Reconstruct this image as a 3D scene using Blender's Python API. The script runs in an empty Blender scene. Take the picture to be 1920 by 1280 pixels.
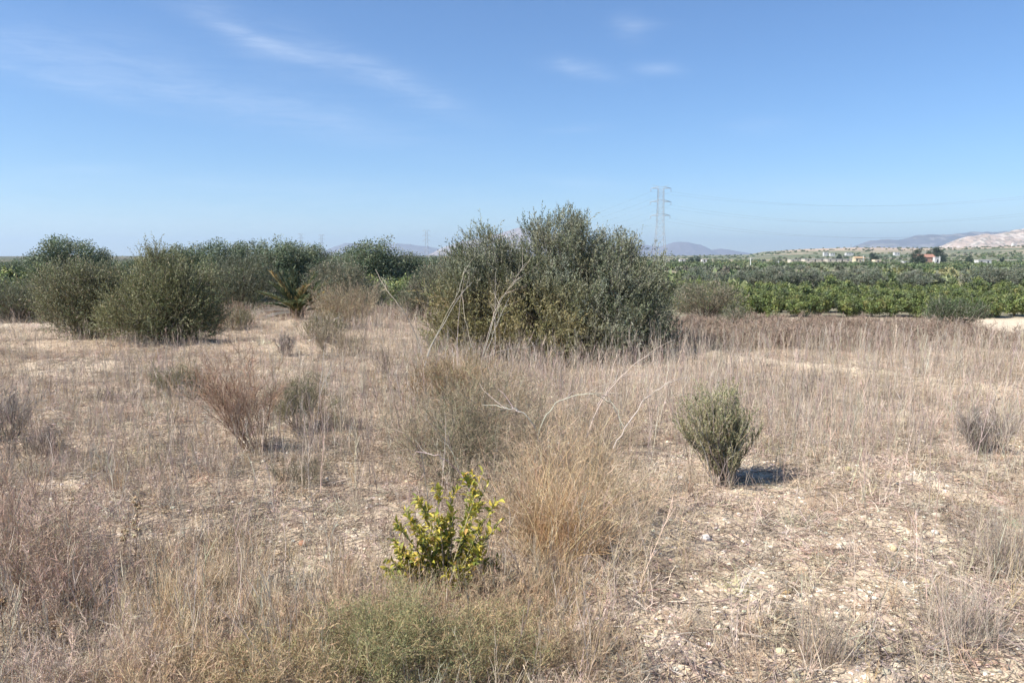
import bpy, math
import numpy as np
C = bpy.context.scene
COL = C.collection
rad = math.radians

# ------------------------------------------------------------------ camera
F_PX = 1450.0; HZ = 480.0; EYE = 1.60
PITCH = math.atan((640 - HZ) / F_PX)
cam = bpy.data.objects.new('camera', bpy.data.cameras.new('camera'))
COL.objects.link(cam); C.camera = cam
cam.location = (0, 0, EYE); cam.rotation_euler = (rad(90) - PITCH, 0, 0)
cam.data.sensor_width = 36; cam.data.lens = 36 * F_PX / 1920
cam.data.clip_start = 0.05; cam.data.clip_end = 80000
# ------------------------------------------------------------------ light
SUN_EL, SUN_AZ = 46.0, 248.0      # azimuth clockwise from +Y (view direction): sun at the left, a little behind
sd = np.array([math.sin(rad(SUN_AZ)) * math.cos(rad(SUN_EL)), math.cos(rad(SUN_AZ)) * math.cos(rad(SUN_EL)), math.sin(rad(SUN_EL))])
sun = bpy.data.objects.new('sun', bpy.data.lights.new('sun', 'SUN'))
COL.objects.link(sun); sun.data.energy = 4.8; sun.data.angle = rad(0.53); sun.data.color = (1.0, 0.955, 0.88)
sun.rotation_euler = (rad(90 - SUN_EL), 0, rad(180 - SUN_AZ)); sun.location = (-40, -20, 60)
C.view_settings.view_transform = 'Standard'; C.view_settings.look = 'None'
C.view_settings.exposure = 0.95; C.view_settings.gamma = 1
cy = C.cycles
cy.use_denoising = True
try: cy.denoiser = 'OPENIMAGEDENOISE'
except Exception: pass
cy.max_bounces = 5; cy.diffuse_bounces = 2; cy.glossy_bounces = 1; cy.transmission_bounces = 3; cy.volume_bounces = 0
cy.transparent_max_bounces = 8; cy.use_adaptive_sampling = True; cy.adaptive_threshold = 0.02
cy.caustics_reflective = False; cy.caustics_refractive = False

def cam_dir(px, py):
    u = (px - 960) / F_PX; v = (640 - py) / F_PX; p = PITCH
    return np.array([u, math.cos(p) + v * math.sin(p), -math.sin(p) + v * math.cos(p)])
def at(px, py, Y):
    d = cam_dir(px, py); t = Y / d[1]
    return np.array([0, 0, EYE]) + d * t

W = bpy.data.worlds.new('World'); C.world = W; W.use_nodes = True
def build_world():
    nt = W.node_tree; N = nt.nodes; L = nt.links; N.clear()
    out = N.new('ShaderNodeOutputWorld'); bg = N.new('ShaderNodeBackground'); bg.inputs[1].default_value = 0.081
    sky = N.new('ShaderNodeTexSky'); sky.sky_type = 'NISHITA'; sky.sun_disc = False
    sky.sun_elevation = rad(SUN_EL); sky.sun_rotation = rad(SUN_AZ); sky.altitude = 0
    sky.air_density = 1.0; sky.dust_density = 0.0; sky.ozone_density = 10.0
    tc = N.new('ShaderNodeTexCoord')
    def math_(op, a, b=None):
        m = N.new('ShaderNodeMath'); m.operation = op
        for i, v in enumerate((a, b)):
            if v is None: continue
            if isinstance(v, (int, float)): m.inputs[i].default_value = v
            else: L.new(v, m.inputs[i])
        return m.outputs[0]
    nz = N.new('ShaderNodeTexNoise'); nz.inputs['Scale'].default_value = 5; nz.inputs['Detail'].default_value = 6; nz.inputs['Roughness'].default_value = .62
    mp = N.new('ShaderNodeMapping'); mp.inputs['Rotation'].default_value = (0, rad(22), 0); mp.inputs['Scale'].default_value = (.7, 1, 3.6)
    L.new(tc.outputs['Generated'], mp.inputs[0]); L.new(mp.outputs[0], nz.inputs[0])
    nz2 = N.new('ShaderNodeTexNoise'); nz2.inputs['Scale'].default_value = 28; nz2.inputs['Detail'].default_value = 8; nz2.inputs['Roughness'].default_value = .68; nz2.inputs['Distortion'].default_value = .6
    mp2 = N.new('ShaderNodeMapping'); mp2.inputs['Rotation'].default_value = (0, rad(20), 0); mp2.inputs['Scale'].default_value = (.45, .6, 3.2)
    L.new(tc.outputs['Generated'], mp2.inputs[0]); L.new(mp2.outputs[0], nz2.inputs[0])
    total = None
    # thin cirrus: (centre direction px,py ; along direction px ; half length ; half width ; strength)
    streaks = [((500, 82), 20, 110, 12, .30), ((735, 150), 25, 130, 20, .22), ((640, 120), 22, 200, 40, .10), ((420, 40), 40, 120, 26, .12),
               ((310, 165), 13, 330, 34, .17), ((560, 215), 12, 240, 26, .12), ((120, 85), 8, 260, 40, .10), ((130, 160), 15, 160, 14, .10),
               ((1078, 124), 8, 46, 14, .24), ((1062, 116), 20, 20, 10, .12), ((1232, 129), 4, 40, 11, .22), ((1245, 124), -6, 24, 8, .12), ((1180, 50), 25, 30, 22, .15), ((1200, 45), 0, 40, 10, .10), ((1112, 140), 10, 50, 10, .12),
               ((1075, 342), 2, 90, 12, .14), ((1432, 238), 0, 60, 14, .10), ((1700, 365), 2, 340, 22, .14), ((480, 350), 2, 560, 26, .10),
               ((180, 316), 0, 60, 8, .10), ((1080, 243), -4, 60, 8, .10), ((900, 430), 0, 1300, 44, .14), ((200, 430), 0, 600, 50, .12)]
    for (cx, cyy), ang, hl, hw, s in streaks:
        c0 = cam_dir(cx, cyy); c0 = c0 / np.linalg.norm(c0)
        a = rad(ang); c1 = cam_dir(cx + 50 * math.cos(a), cyy + 50 * math.sin(a)); ax = c1 / np.linalg.norm(c1) - c0
        ax /= np.linalg.norm(ax); bx = np.cross(c0, ax)
        def dot(v, s_):
            d = N.new('ShaderNodeVectorMath'); d.operation = 'DOT_PRODUCT'; d.inputs[1].default_value = tuple(v * s_)
            L.new(tc.outputs['Generated'], d.inputs[0]); return d.outputs['Value'], float(np.dot(c0, v * s_))
        da, a0 = dot(ax, F_PX / hl); db, b0 = dot(bx, F_PX / hw)
        wob = math_('MULTIPLY', math_('SUBTRACT', nz.outputs[0], .5), 1.6)
        ea = math_('POWER', math_('ABSOLUTE', math_('SUBTRACT', da, a0)), 2)
        eb = math_('POWER', math_('ABSOLUTE', math_('ADD', math_('SUBTRACT', db, b0), wob)), 2)
        g = math_('POWER', 2.718, math_('MULTIPLY', math_('ADD', ea, eb), -1))
        g = math_('MULTIPLY', g, s * .38); total = g if total is None else math_('ADD', total, g)
    tex = math_('MULTIPLY', math_('MAXIMUM', math_('SUBTRACT', nz2.outputs[0], .25), 0), 4.0)
    total = math_('MULTIPLY', total, tex)
    cl = N.new('ShaderNodeClamp'); L.new(total, cl.inputs[0]); cl.inputs[2].default_value = .6
    mx = N.new('ShaderNodeMix'); mx.data_type = 'RGBA'; L.new(cl.outputs[0], mx.inputs[0])
    L.new(sky.outputs[0], mx.inputs[6]); mx.inputs[7].default_value = (7.6, 8.0, 8.6, 1)
    L.new(mx.outputs[2], bg.inputs[0]); L.new(bg.outputs[0], out.inputs[0])
build_world()

# ------------------------------------------------------------------ noise + terrain
def _h(i, j, s):
    n = (i.astype(np.int64) * 374761393 + j.astype(np.int64) * 668265263 + s * 974634777) & 0xffffffff
    n = ((n ^ (n >> 13)) * 1274126177) & 0xffffffff
    return ((n ^ (n >> 16)) & 0xffffff) / float(0xffffff)
def vn(x, y, s=0):
    x = np.asarray(x, float); y = np.asarray(y, float)
    i = np.floor(x); j = np.floor(y); fx = x - i; fy = y - j
    fx = fx * fx * (3 - 2 * fx); fy = fy * fy * (3 - 2 * fy); i = i.astype(np.int64); j = j.astype(np.int64)
    return (_h(i, j, s) * (1 - fx) + _h(i + 1, j, s) * fx) * (1 - fy) + (_h(i, j + 1, s) * (1 - fx) + _h(i + 1, j + 1, s) * fx) * fy
def fbm(x, y, o=4, s=0):
    a = 0; w = .5; t = 0
    for k in range(o):
        a = a + w * vn(x * 2 ** k + 17.3 * k, y * 2 ** k - 9.1 * k, s + k); t += w; w *= .5
    return a / t
def sstep(a, b, x):
    t = np.clip((x - a) / (b - a), 0, 1); return t * t * (3 - 2 * t)
def seg_dist(x, y, pts):
    d = np.full(np.shape(x), 1e9)
    for (x0, y0), (x1, y1) in zip(pts[:-1], pts[1:]):
        dx, dy = x1 - x0, y1 - y0; t = np.clip(((x - x0) * dx + (y - y0) * dy) / (dx * dx + dy * dy), 0, 1)
        d = np.minimum(d, np.hypot(x - x0 - t * dx, y - y0 - t * dy))
    return d
def gpl(px, py):                      # ground point on the flat near field
    d = cam_dir(px, py); t = EYE / -d[2]; return (d[0] * t, d[1] * t)
BANK = [gpl(px, py) for px, py in ((1255, 664), (1330, 674), (1400, 684), (1560, 700), (1700, 722), (1800, 738), (1920, 756), (2200, 800))]
LBANK = [(-14., 13.9), (-8., 13.9), (-4.2, 13.6), (-2.6, 13.7), (-1.2, 14.4)]
def zh(x, y):
    x = np.asarray(x, float); y = np.asarray(y, float); r = np.hypot(x, y)
    pxv = 960 + F_PX * x / np.maximum(np.abs(y), 1)
    z = (fbm(x * .35, y * .35, 3, 3) - .5) * .22 * sstep(2, 8, r) + (fbm(x * 1.7, y * 1.7, 3, 9) - .5) * .10 + (fbm(x * 7, y * 7, 2, 12) - .5) * .035 * sstep(40, 10, r)
    d = seg_dist(x, y, BANK); z = z + .10 * np.exp(-(d / .28) ** 2) * sstep(60, 30, r)
    d = seg_dist(x, y, LBANK); z = z + .12 * np.exp(-(d / .5) ** 2) - .14 * np.exp(-(((y - 15.2) / .8) ** 2)) * sstep(-1, -3, x) * sstep(30, 20, r)
    q0 = 19 - 5 * sstep(1130, 1280, np.where(y > 0, pxv, 0)); z = z - 3.1 * sstep(0, 1, (r - q0) / (60 - q0)) ** .9
    z = z - 1.4 * sstep(120, 600, r)
    H = np.interp(pxv, [-400, 900, 1180, 1240, 1400, 1430, 1500, 1600, 1720, 1830, 1920, 2300], [-1, 0, -1, 0, 2, 7, 11, 13.5, 12, 14, 16, 24])
    H = 1.6 + H / F_PX * 2600
    H = np.where(y > 0, H, 0)
    z = z + (H + 4.5) * sstep(650, 2600, r) ** 1.3 * (1 - .55 * sstep(2700, 4200, r))
    z = z + (fbm(x * .004, y * .004, 3, 31) - .5) * 4 * sstep(500, 1500, r)
    return z
def gp(px, py):
    d = cam_dir(px, py); t = EYE / max(-d[2], 1e-4)
    x0 = 0.5; x1 = x0
    while x1 < 4000:
        p = np.array([0, 0, EYE]) + d * x1
        if p[2] < zh(p[0], p[1]): break
        x0 = x1; x1 *= 1.02
    for _ in range(20):
        m = (x0 + x1) / 2; p = np.array([0, 0, EYE]) + d * m
        if p[2] < zh(p[0], p[1]): x1 = m
        else: x0 = m
    p[2] = float(zh(p[0], p[1])); return p
def gy(px, Y):                        # ground point under pixel column px at distance Y
    x = (px - 960) / F_PX * Y; return np.array([x, Y, float(zh(x, Y))])

# vegetation density masks over the near field (1 = covered, 0 = bare)
_bare = [(gpl(620, 1050), .45), (gpl(1850, 1250), .55), (gpl(1700, 1262), .3), (gpl(1600, 1270), .22), (gpl(1400, 1100), .35), (gpl(1720, 1010), .4), (gpl(1250, 1240), .2), (gpl(1500, 1010), .5), (gpl(1250, 880), .45), (gpl(1270, 1000), .3),
         (gpl(1400, 905), .35), (gpl(1750, 900), .4), (gpl(1640, 1090), .35), (gpl(140, 690), .8), (gpl(500, 668), .6), (gpl(1300, 1120), .22), (gpl(1890, 850), .4), (gpl(30, 608), 1.4), (gpl(1890, 603), 1.5), (gpl(1850, 600), 1.0), (gpl(1900, 612), 1.3), (gpl(1880, 622), .9), (gpl(1400, 632), .6), (gpl(1560, 605), .8), (gpl(1350, 622), .5)]
def bare(x, y):
    b = np.zeros(np.shape(x))
    for (cx, cyy), r in _bare: b = np.maximum(b, np.exp(-(((x - cx) / r) ** 2 + ((y - cyy) / (r * 1.3)) ** 2)))
    b = np.maximum(b, np.exp(-(seg_dist(x, y, BANK) / .24) ** 2))
    return np.clip(b * 1.1 + (fbm(x * 2.2, y * 2.2, 3, 44) - .5) * .9, 0, 1)

# ------------------------------------------------------------------ materials
def principled(name, color=(.5, .5, .5), rough=.9, attr=True, spec=.25, trans=0., noise=None, bump=None, metal=0.):
    m = bpy.data.materials.new(name); m.use_nodes = True; nt = m.node_tree; N = nt.nodes; L = nt.links
    b = N['Principled BSDF']; b.inputs['Roughness'].default_value = rough; b.inputs['Specular IOR Level'].default_value = spec
    b.inputs['Base Color'].default_value = (*color, 1); b.inputs['Metallic'].default_value = metal
    src = None
    if attr:
        a = N.new('ShaderNodeAttribute'); a.attribute_name = 'Col'; src = a.outputs['Color']
    if noise:
        sc, lo, hi = noise
        tc = N.new('ShaderNodeTexCoord'); nz = N.new('ShaderNodeTexNoise'); nz.inputs['Scale'].default_value = sc; nz.inputs['Detail'].default_value = 6
        L.new(tc.outputs['Object'], nz.inputs['Vector'])
        mr = N.new('ShaderNodeMapRange'); mr.inputs['From Min'].default_value = .3; mr.inputs['From Max'].default_value = .7
        mr.inputs['To Min'].default_value = lo; mr.inputs['To Max'].default_value = hi; L.new(nz.outputs[0], mr.inputs[0])
        vm = N.new('ShaderNodeVectorMath'); vm.operation = 'MULTIPLY'
        if src is not None: L.new(src, vm.inputs[0])
        else: vm.inputs[0].default_value = color
        L.new(mr.outputs[0], vm.inputs[1]); src = vm.outputs[0]
        if bump:
            bp = N.new('ShaderNodeBump'); bp.inputs['Strength'].default_value = bump; bp.inputs['Distance'].default_value = .02
            L.new(nz.outputs[0], bp.inputs['Height']); L.new(bp.outputs[0], b.inputs['Normal'])
    if src is not None: L.new(src, b.inputs['Base Color'])
    if trans:
        t = N.new('ShaderNodeBsdfTranslucent'); mx = N.new('ShaderNodeMixShader'); mx.inputs[0].default_value = trans
        if src is not None: L.new(src, t.inputs[0])
        else: t.inputs[0].default_value = (*color, 1)
        L.new(b.outputs[0], mx.inputs[1]); L.new(t.outputs[0], mx.inputs[2]); L.new(mx.outputs[0], N['Material Output'].inputs[0])
    return m
M_LEAF = principled('leaf', rough=.55, spec=.35, trans=.22)
M_STEM = principled('stem', rough=.85)
M_DRY = principled('dry_straw', rough=.8, trans=.12)
M_STONE = principled('stone', rough=.95, noise=(22, .82, 1.12), bump=.4)
M_BARK = principled('bark', rough=.95, noise=(30, .7, 1.25), bump=.5)
M_WHITE = principled('white_render', rough=.9, noise=(.8, .9, 1.04))
M_STEEL = principled('galvanised_steel', rough=.55, spec=.5, noise=(.5, .85, 1.1))

# ------------------------------------------------------------------ mesh assembly
class Geo:
    def __init__(s): s.v = []; s.f3 = []; s.f4 = []; s.c = []; s.n = 0
    def add(s, v, f, c):
        v = np.asarray(v, np.float32).reshape(-1, 3); f = np.asarray(f, np.int64)
        c = np.asarray(c, np.float32)
        c = np.broadcast_to(c.reshape(-1, 3) if c.ndim > 1 else c, (len(v), 3))
        s.v.append(v); s.c.append(c)
        (s.f3 if f.shape[-1] == 3 else s.f4).append(f.reshape(-1, f.shape[-1]) + s.n); s.n += len(v)
    def arrays(s):
        v = np.concatenate(s.v); c = np.concatenate(s.c)
        f3 = np.concatenate(s.f3) if s.f3 else np.zeros((0, 3), np.int64); f4 = np.concatenate(s.f4) if s.f4 else np.zeros((0, 4), np.int64)
        return v, c, f3, f4
    def mesh(s, name, smooth=False):
        v, c, f3, f4 = s.arrays(); me = bpy.data.meshes.new(name)
        me.vertices.add(len(v)); me.vertices.foreach_set('co', v.astype(np.float32).ravel())
        nl = f3.size + f4.size; me.loops.add(nl); me.loops.foreach_set('vertex_index', np.concatenate([f3.ravel(), f4.ravel()]).astype(np.int32))
        me.polygons.add(len(f3) + len(f4))
        st = np.concatenate([np.arange(len(f3)) * 3, f3.size + np.arange(len(f4)) * 4]).astype(np.int32); me.polygons.foreach_set('loop_start', st)
        at_ = me.color_attributes.new('Col', 'FLOAT_COLOR', 'POINT')
        cc = np.ones((len(v), 4), np.float32); cc[:, :3] = np.clip(c, 0, 1); at_.data.foreach_set('color', cc.ravel())
        me.update(calc_edges=True)
        me.polygons.foreach_set('use_smooth', np.full(len(me.polygons), smooth))
        return me
    def build(s, name, mat, parent=None, smooth=False):
        me = s.mesh(name, smooth); me.materials.append(mat); return link(name, me, parent)
def link(name, me, parent=None):
    o = bpy.data.objects.new(name, me); COL.objects.link(o)
    if parent is not None: o.parent = parent
    return o
def thing(name, label, cat, loc=(0, 0, 0), rz=0., group=None, s=1.):
    o = bpy.data.objects.new(name, None); COL.objects.link(o); o.location = tuple(float(q) for q in loc); o.rotation_euler = (0, 0, rz); o.scale = (s, s, s)
    o.empty_display_size = .1
    return tag(o, label, cat, group)
def tag(o, label=None, cat=None, group=None, kind=None):
    if label: o['label'] = label
    if cat: o['category'] = cat
    if group: o['group'] = group
    if kind: o['kind'] = kind
    return o
def copy_tree(o, parent=None):
    c = o.copy(); COL.objects.link(c)
    if parent is not None: c.parent = parent
    for ch in list(o.children): copy_tree(ch, c)
    return c

def nrm(a): return a / np.maximum(np.linalg.norm(a, axis=-1, keepdims=True), 1e-9)
def rdir(R, n): return nrm(R.normal(size=(n, 3)))
def jit(R, c, n, v=.15, hue=.05):
    c = np.asarray(c, float).reshape(-1, 3); c = np.broadcast_to(c, (n, 3)) if len(c) in (1, n) else c[R.integers(0, len(c), n)]
    return np.clip(c * (1 + R.normal(size=(n, 1)) * v) * (1 + R.normal(size=(n, 3)) * hue), .004, .95)
def pick(R, cols, n, p=None): return np.asarray(cols, float)[R.choice(len(cols), n, p=p)]

def grow(R, P, D, L, K=4, wig=.15, up=0.):
    """polylines (N,K,3)"""
    N = len(P); pts = np.empty((N, K, 3)); pts[:, 0] = P; d = nrm(D.copy()); L = np.broadcast_to(L, (N,)).reshape(N, 1)
    upv = np.broadcast_to(np.asarray(up, float), (N,)).reshape(N, 1) * np.array([[0, 0, 1.]])
    for k in range(1, K):
        d = nrm(d + R.normal(size=(N, 3)) * wig + upv); pts[:, k] = pts[:, k - 1] + d * L / (K - 1)
    return pts
def along(pts, t):
    """t (M,) per idx; pts (M,K,3) -> pos, tangent"""
    K = pts.shape[1]; f = np.clip(t, 0, .9999) * (K - 1); i = f.astype(int); r = (f - i)[:, None]; a = np.arange(len(pts))
    p0 = pts[a, i]; p1 = pts[a, i + 1]; return p0 * (1 - r) + p1 * r, nrm(p1 - p0)
def spawn(R, pts, n, t0, t1, ang, up=0.):
    idx = np.repeat(np.arange(len(pts)), n); t = R.uniform(t0, t1, len(idx)); p, tg = along(pts[idx], t)
    rd = rdir(R, len(idx)); rd = nrm(rd - (rd * tg).sum(1, keepdims=True) * tg)
    a = ang * R.uniform(.6, 1.3, (len(idx), 1)); d = nrm(tg * np.cos(a) + rd * np.sin(a) + np.array([[0, 0, up]]))
    return p, d, idx, t
def tubes(g, pts, r0, r1, col, n=3):
    """tapered tubes; col (N,3) or (3,)"""
    N, K, _ = pts.shape
    if N == 0: return
    r0 = np.broadcast_to(r0, (N,)); r1 = np.broadcast_to(r1, (N,)); T = np.empty_like(pts); T[:, 1:-1] = pts[:, 2:] - pts[:, :-2] if K > 2 else 0
    T[:, 0] = pts[:, 1] - pts[:, 0]; T[:, -1] = pts[:, -1] - pts[:, -2]; T = nrm(T)
    ref = nrm(np.cross(nrm(pts[:, -1] - pts[:, 0]), np.array([[.31, .77, .56]]))); U = nrm(np.cross(T, ref[:, None, :])); V = np.cross(T, U)
    k = np.linspace(0, 1, K)[None, :]; r = r0[:, None] * (1 - k) + r1[:, None] * k
    a = np.arange(n) * 2 * np.pi / n
    v = pts[:, :, None] + r[:, :, None, None] * (np.cos(a)[None, None, :, None] * U[:, :, None] + np.sin(a)[None, None, :, None] * V[:, :, None])
    base = (np.arange(N) * K * n)[:, None, None]; kk = (np.arange(K - 1) * n)[None, :, None]; s = np.arange(n)[None, None, :]; s1 = (s + 1) % n
    f = np.stack([base + kk + s, base + kk + s1, base + kk + n + s1, base + kk + n + s], -1)
    c = np.repeat(np.broadcast_to(np.asarray(col, float).reshape(-1, 3), (N, 3)), K * n, 0)
    g.add(v.reshape(-1, 3), f.reshape(-1, 4), c)
def ribbons(g, R, pts, w0, w1, col):
    N, K, _ = pts.shape
    if N == 0: return
    d = nrm(pts[:, -1] - pts[:, 0]); s = nrm(np.cross(d, rdir(R, N)))
    k = np.linspace(0, 1, K)[None, :]; w = (np.broadcast_to(w0, (N,))[:, None] * (1 - k) + np.broadcast_to(w1, (N,))[:, None] * k)[..., None] * .5
    v = np.stack([pts - s[:, None] * w, pts + s[:, None] * w], 2)
    base = (np.arange(N) * K * 2)[:, None]; kk = (np.arange(K - 1) * 2)[None, :]; b = base + kk
    f = np.stack([b, b + 1, b + 3, b + 2], -1)
    g.add(v.reshape(-1, 3), f.reshape(-1, 4), np.repeat(np.broadcast_to(np.asarray(col, float).reshape(-1, 3), (N, 3)), K * 2, 0))
def leaves(g, R, P, D, ln, wd, col, fold=.15, nref=None):
    N = len(P)
    if N == 0: return
    D = nrm(D); s = nrm(np.cross(D, nref if nref is not None else rdir(R, N))); n = np.cross(s, D); ln = np.broadcast_to(ln, (N,))[:, None]; wd = np.broadcast_to(wd, (N,))[:, None]
    m = P + D * ln * .45; v = np.stack([P, m + s * wd * .5 + n * wd * fold, P + D * ln, m - s * wd * .5 + n * wd * fold], 1)
    f = np.arange(N * 4).reshape(N, 4); g.add(v.reshape(-1, 3), f, np.repeat(np.broadcast_to(np.asarray(col, float).reshape(-1, 3), (N, 3)), 4, 0))
def stamp(g, tmpl, pos, s, rz, tint, tilt=None, R=None):
    """many transformed copies of one small template inside one mesh (uncountable stuff only)"""
    v, c, f3, f4 = tmpl; n = len(pos)
    if n == 0: return
    cz, sz = np.cos(rz)[:, None], np.sin(rz)[:, None]; s = np.broadcast_to(s, (n,))[:, None]
    x = (v[None, :, 0] * cz - v[None, :, 1] * sz) * s; y = (v[None, :, 0] * sz + v[None, :, 1] * cz) * s; z = v[None, :, 2] * s
    if tilt is not None: x = x + z * tilt[:, 0:1]; y = y + z * tilt[:, 1:2]
    w = np.stack([x + pos[:, 0:1], y + pos[:, 1:2], z + pos[:, 2:3]], -1).reshape(-1, 3)
    col = (c[None] * tint[:, None, :]).reshape(-1, 3); V = len(v); off = (np.arange(n) * V)[:, None, None]
    n0 = g.n; g.v.append(w.astype(np.float32)); g.c.append(np.clip(col, 0, .95).astype(np.float32))
    if len(f3): g.f3.append((f3[None] + off).reshape(-1, 3) + n0)
    if len(f4): g.f4.append((f4[None] + off).reshape(-1, 4) + n0)
    g.n += n * V
def box(g, x0, x1, y0, y1, z0, z1, c):
    v = [(x, y, z) for z in (z0, z1) for x, y in ((x0, y0), (x1, y0), (x1, y1), (x0, y1))]
    g.add(v, [(0, 3, 2, 1), (4, 5, 6, 7), (0, 1, 5, 4), (1, 2, 6, 5), (2, 3, 7, 6), (3, 0, 4, 7)], c)
def bars(g, A, B, w, c):
    A = np.asarray(A, float); B = np.asarray(B, float); tubes(g, np.stack([A, B], 1), w / 2, w / 2, c, 4)

# palette (albedo)
STRAW = [(.52, .41, .27), (.45, .35, .24), (.40, .32, .235), (.36, .29, .22)]
GREY = [(.36, .30, .25), (.30, .25, .21), (.42, .37, .32), (.25, .21, .18)]
RUST = [(.30, .17, .10), (.36, .22, .13), (.25, .15, .10)]
ORANGE = [(.50, .33, .17), (.44, .28, .14), (.55, .40, .23)]
OLIVE = [(.140, .160, .088), (.10, .125, .062), (.28, .295, .215), (.195, .21, .13), (.13, .15, .08), (.34, .345, .265)]
YELLOWISH = [(.29, .245, .085), (.22, .195, .07), (.37, .29, .13)]
DGREEN = [(.055, .085, .040), (.075, .11, .05), (.04, .06, .03)]
CITRUS = [(.175, .215, .07), (.13, .17, .06), (.25, .27, .095), (.145, .18, .085)]

# ------------------------------------------------------------------ ground
def build_ground():
    th = np.unique(np.concatenate([np.linspace(-48, 48, 900), np.linspace(48, 312, 90)]))[:-1]; th = np.radians(th)
    r = np.concatenate([np.geomspace(.4, 40, 470), np.geomspace(41.5, 4200, 190), np.geomspace(4500, 30000, 14)])
    Rr, T = np.meshgrid(r, th, indexing='ij'); X = Rr * np.sin(T); Y = Rr * np.cos(T); Z = zh(X, Y)
    b = bare(X, Y); n1 = fbm(X * .6, Y * .6, 3, 5); n2 = fbm(X * 3.1, Y * 3.1, 3, 6)
    soil = np.array([.47, .365, .26]); sand = np.array([.66, .55, .41]); lit = np.array([.36, .28, .205])
    m = np.clip(b * .9 + (n1 - .5) * .5, 0, 1)[..., None]; near = lit * (1 - m) + sand * m
    near = near * (.86 + .3 * n2[..., None]); near = near * .6 + soil * .4
    # fields beyond the drop
    P = 960 + F_PX * X / np.maximum(np.abs(Y), 1)
    u = X * .9 + Y * .2; w = Y * .95 - X * .25
    cell = _h(np.floor(u / 90 + .3 * fbm(X * .01, Y * .01, 2, 7)), np.floor(w / 130), 77)
    greens = np.array([(.14, .155, .09), (.18, .18, .11), (.23, .215, .14), (.125, .145, .09), (.29, .25, .17), (.16, .17, .10), (.22, .20, .14)])
    fld = greens[(cell * 6.999).astype(int)] * (.8 + .4 * fbm(X * .05, Y * .05, 3, 8)[..., None])
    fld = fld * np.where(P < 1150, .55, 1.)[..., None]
    crest = sstep(1750, 2150, Rr) * sstep(1440, 1500, P) * (fbm(X * .006, Y * .009, 3, 88) > .36)
    fld = fld * (1 - crest[..., None] * .9) + np.array([.46, .35, .26]) * crest[..., None] * .9
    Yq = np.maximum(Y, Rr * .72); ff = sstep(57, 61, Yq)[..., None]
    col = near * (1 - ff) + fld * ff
    verge = (sstep(24, 34, Yq) * sstep(60, 57, Yq))[..., None] * .85
    col = col * (1 - verge) + sand * verge
    g = Geo(); nr, nt = X.shape; v = np.stack([X, Y, Z], -1).reshape(-1, 3)
    i = np.arange(nr - 1)[:, None] * nt; j = np.arange(nt)[None]; j1 = (j + 1) % nt
    f = np.stack([i + j, i + nt + j, i + nt + j1, i + j1], -1).reshape(-1, 4)
    f = f[:, ::-1]
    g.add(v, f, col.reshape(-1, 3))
    g.add(np.concatenate([[[0, 0, float(zh(0, .01))]], v[:nt]]), [(0, 1 + (k + 1) % nt, 1 + k) for k in range(nt)], np.concatenate([near[0, :1], near[0]]).reshape(-1, 3)) 
    m = bpy.data.materials.new('dry_stony_soil'); m.use_nodes = True; nt_ = m.node_tree; N = nt_.nodes; L = nt_.links; B = N['Principled BSDF']
    B.inputs['Roughness'].default_value = .97; B.inputs['Specular IOR Level'].default_value = .1
    a = N.new('ShaderNodeAttribute'); a.attribute_name = 'Col'; tc = N.new('ShaderNodeTexCoord')
    def noise(s, d=5):
        q = N.new('ShaderNodeTexNoise'); q.inputs['Scale'].default_value = s; q.inputs['Detail'].default_value = d; q.inputs['Roughness'].default_value = .65; L.new(tc.outputs['Object'], q.inputs[0]); return q
    def mr(src, a0, a1, b0, b1):
        q = N.new('ShaderNodeMapRange'); q.inputs[1].default_value = a0; q.inputs[2].default_value = a1; q.inputs[3].default_value = b0; q.inputs[4].default_value = b1; L.new(src, q.inputs[0]); return q.outputs[0]
    def mul(a_, b_):
        q = N.new('ShaderNodeVectorMath'); q.operation = 'MULTIPLY'; L.new(a_, q.inputs[0]); L.new(b_, q.inputs[1]); return q.outputs[0]
    nA = noise(9); nB = noise(60, 4); vo = N.new('ShaderNodeTexVoronoi'); vo.inputs['Scale'].default_value = 38; L.new(tc.outputs['Object'], vo.inputs['Vector'])
    c = mul(a.outputs['Color'], mr(nA.outputs[0], .3, .7, .78, 1.2)); c = mul(c, mr(nB.outputs[0], .3, .7, .72, 1.25))
    peb = mr(vo.outputs['Distance'], .0, .35, 1.25, .95); c = mul(c, peb)
    L.new(c, B.inputs['Base Color'])
    ad = N.new('ShaderNodeMath'); ad.operation = 'SUBTRACT'; L.new(nB.outputs[0], ad.inputs[0]); L.new(vo.outputs['Distance'], ad.inputs[1])
    bp = N.new('ShaderNodeBump'); bp.inputs['Strength'].default_value = .7; bp.inputs['Distance'].default_value = .012; L.new(ad.outputs[0], bp.inputs['Height']); L.new(bp.outputs[0], B.inputs['Normal'])
    tag(g.build('ground', m, smooth=True), kind='structure')
build_ground()

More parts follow.
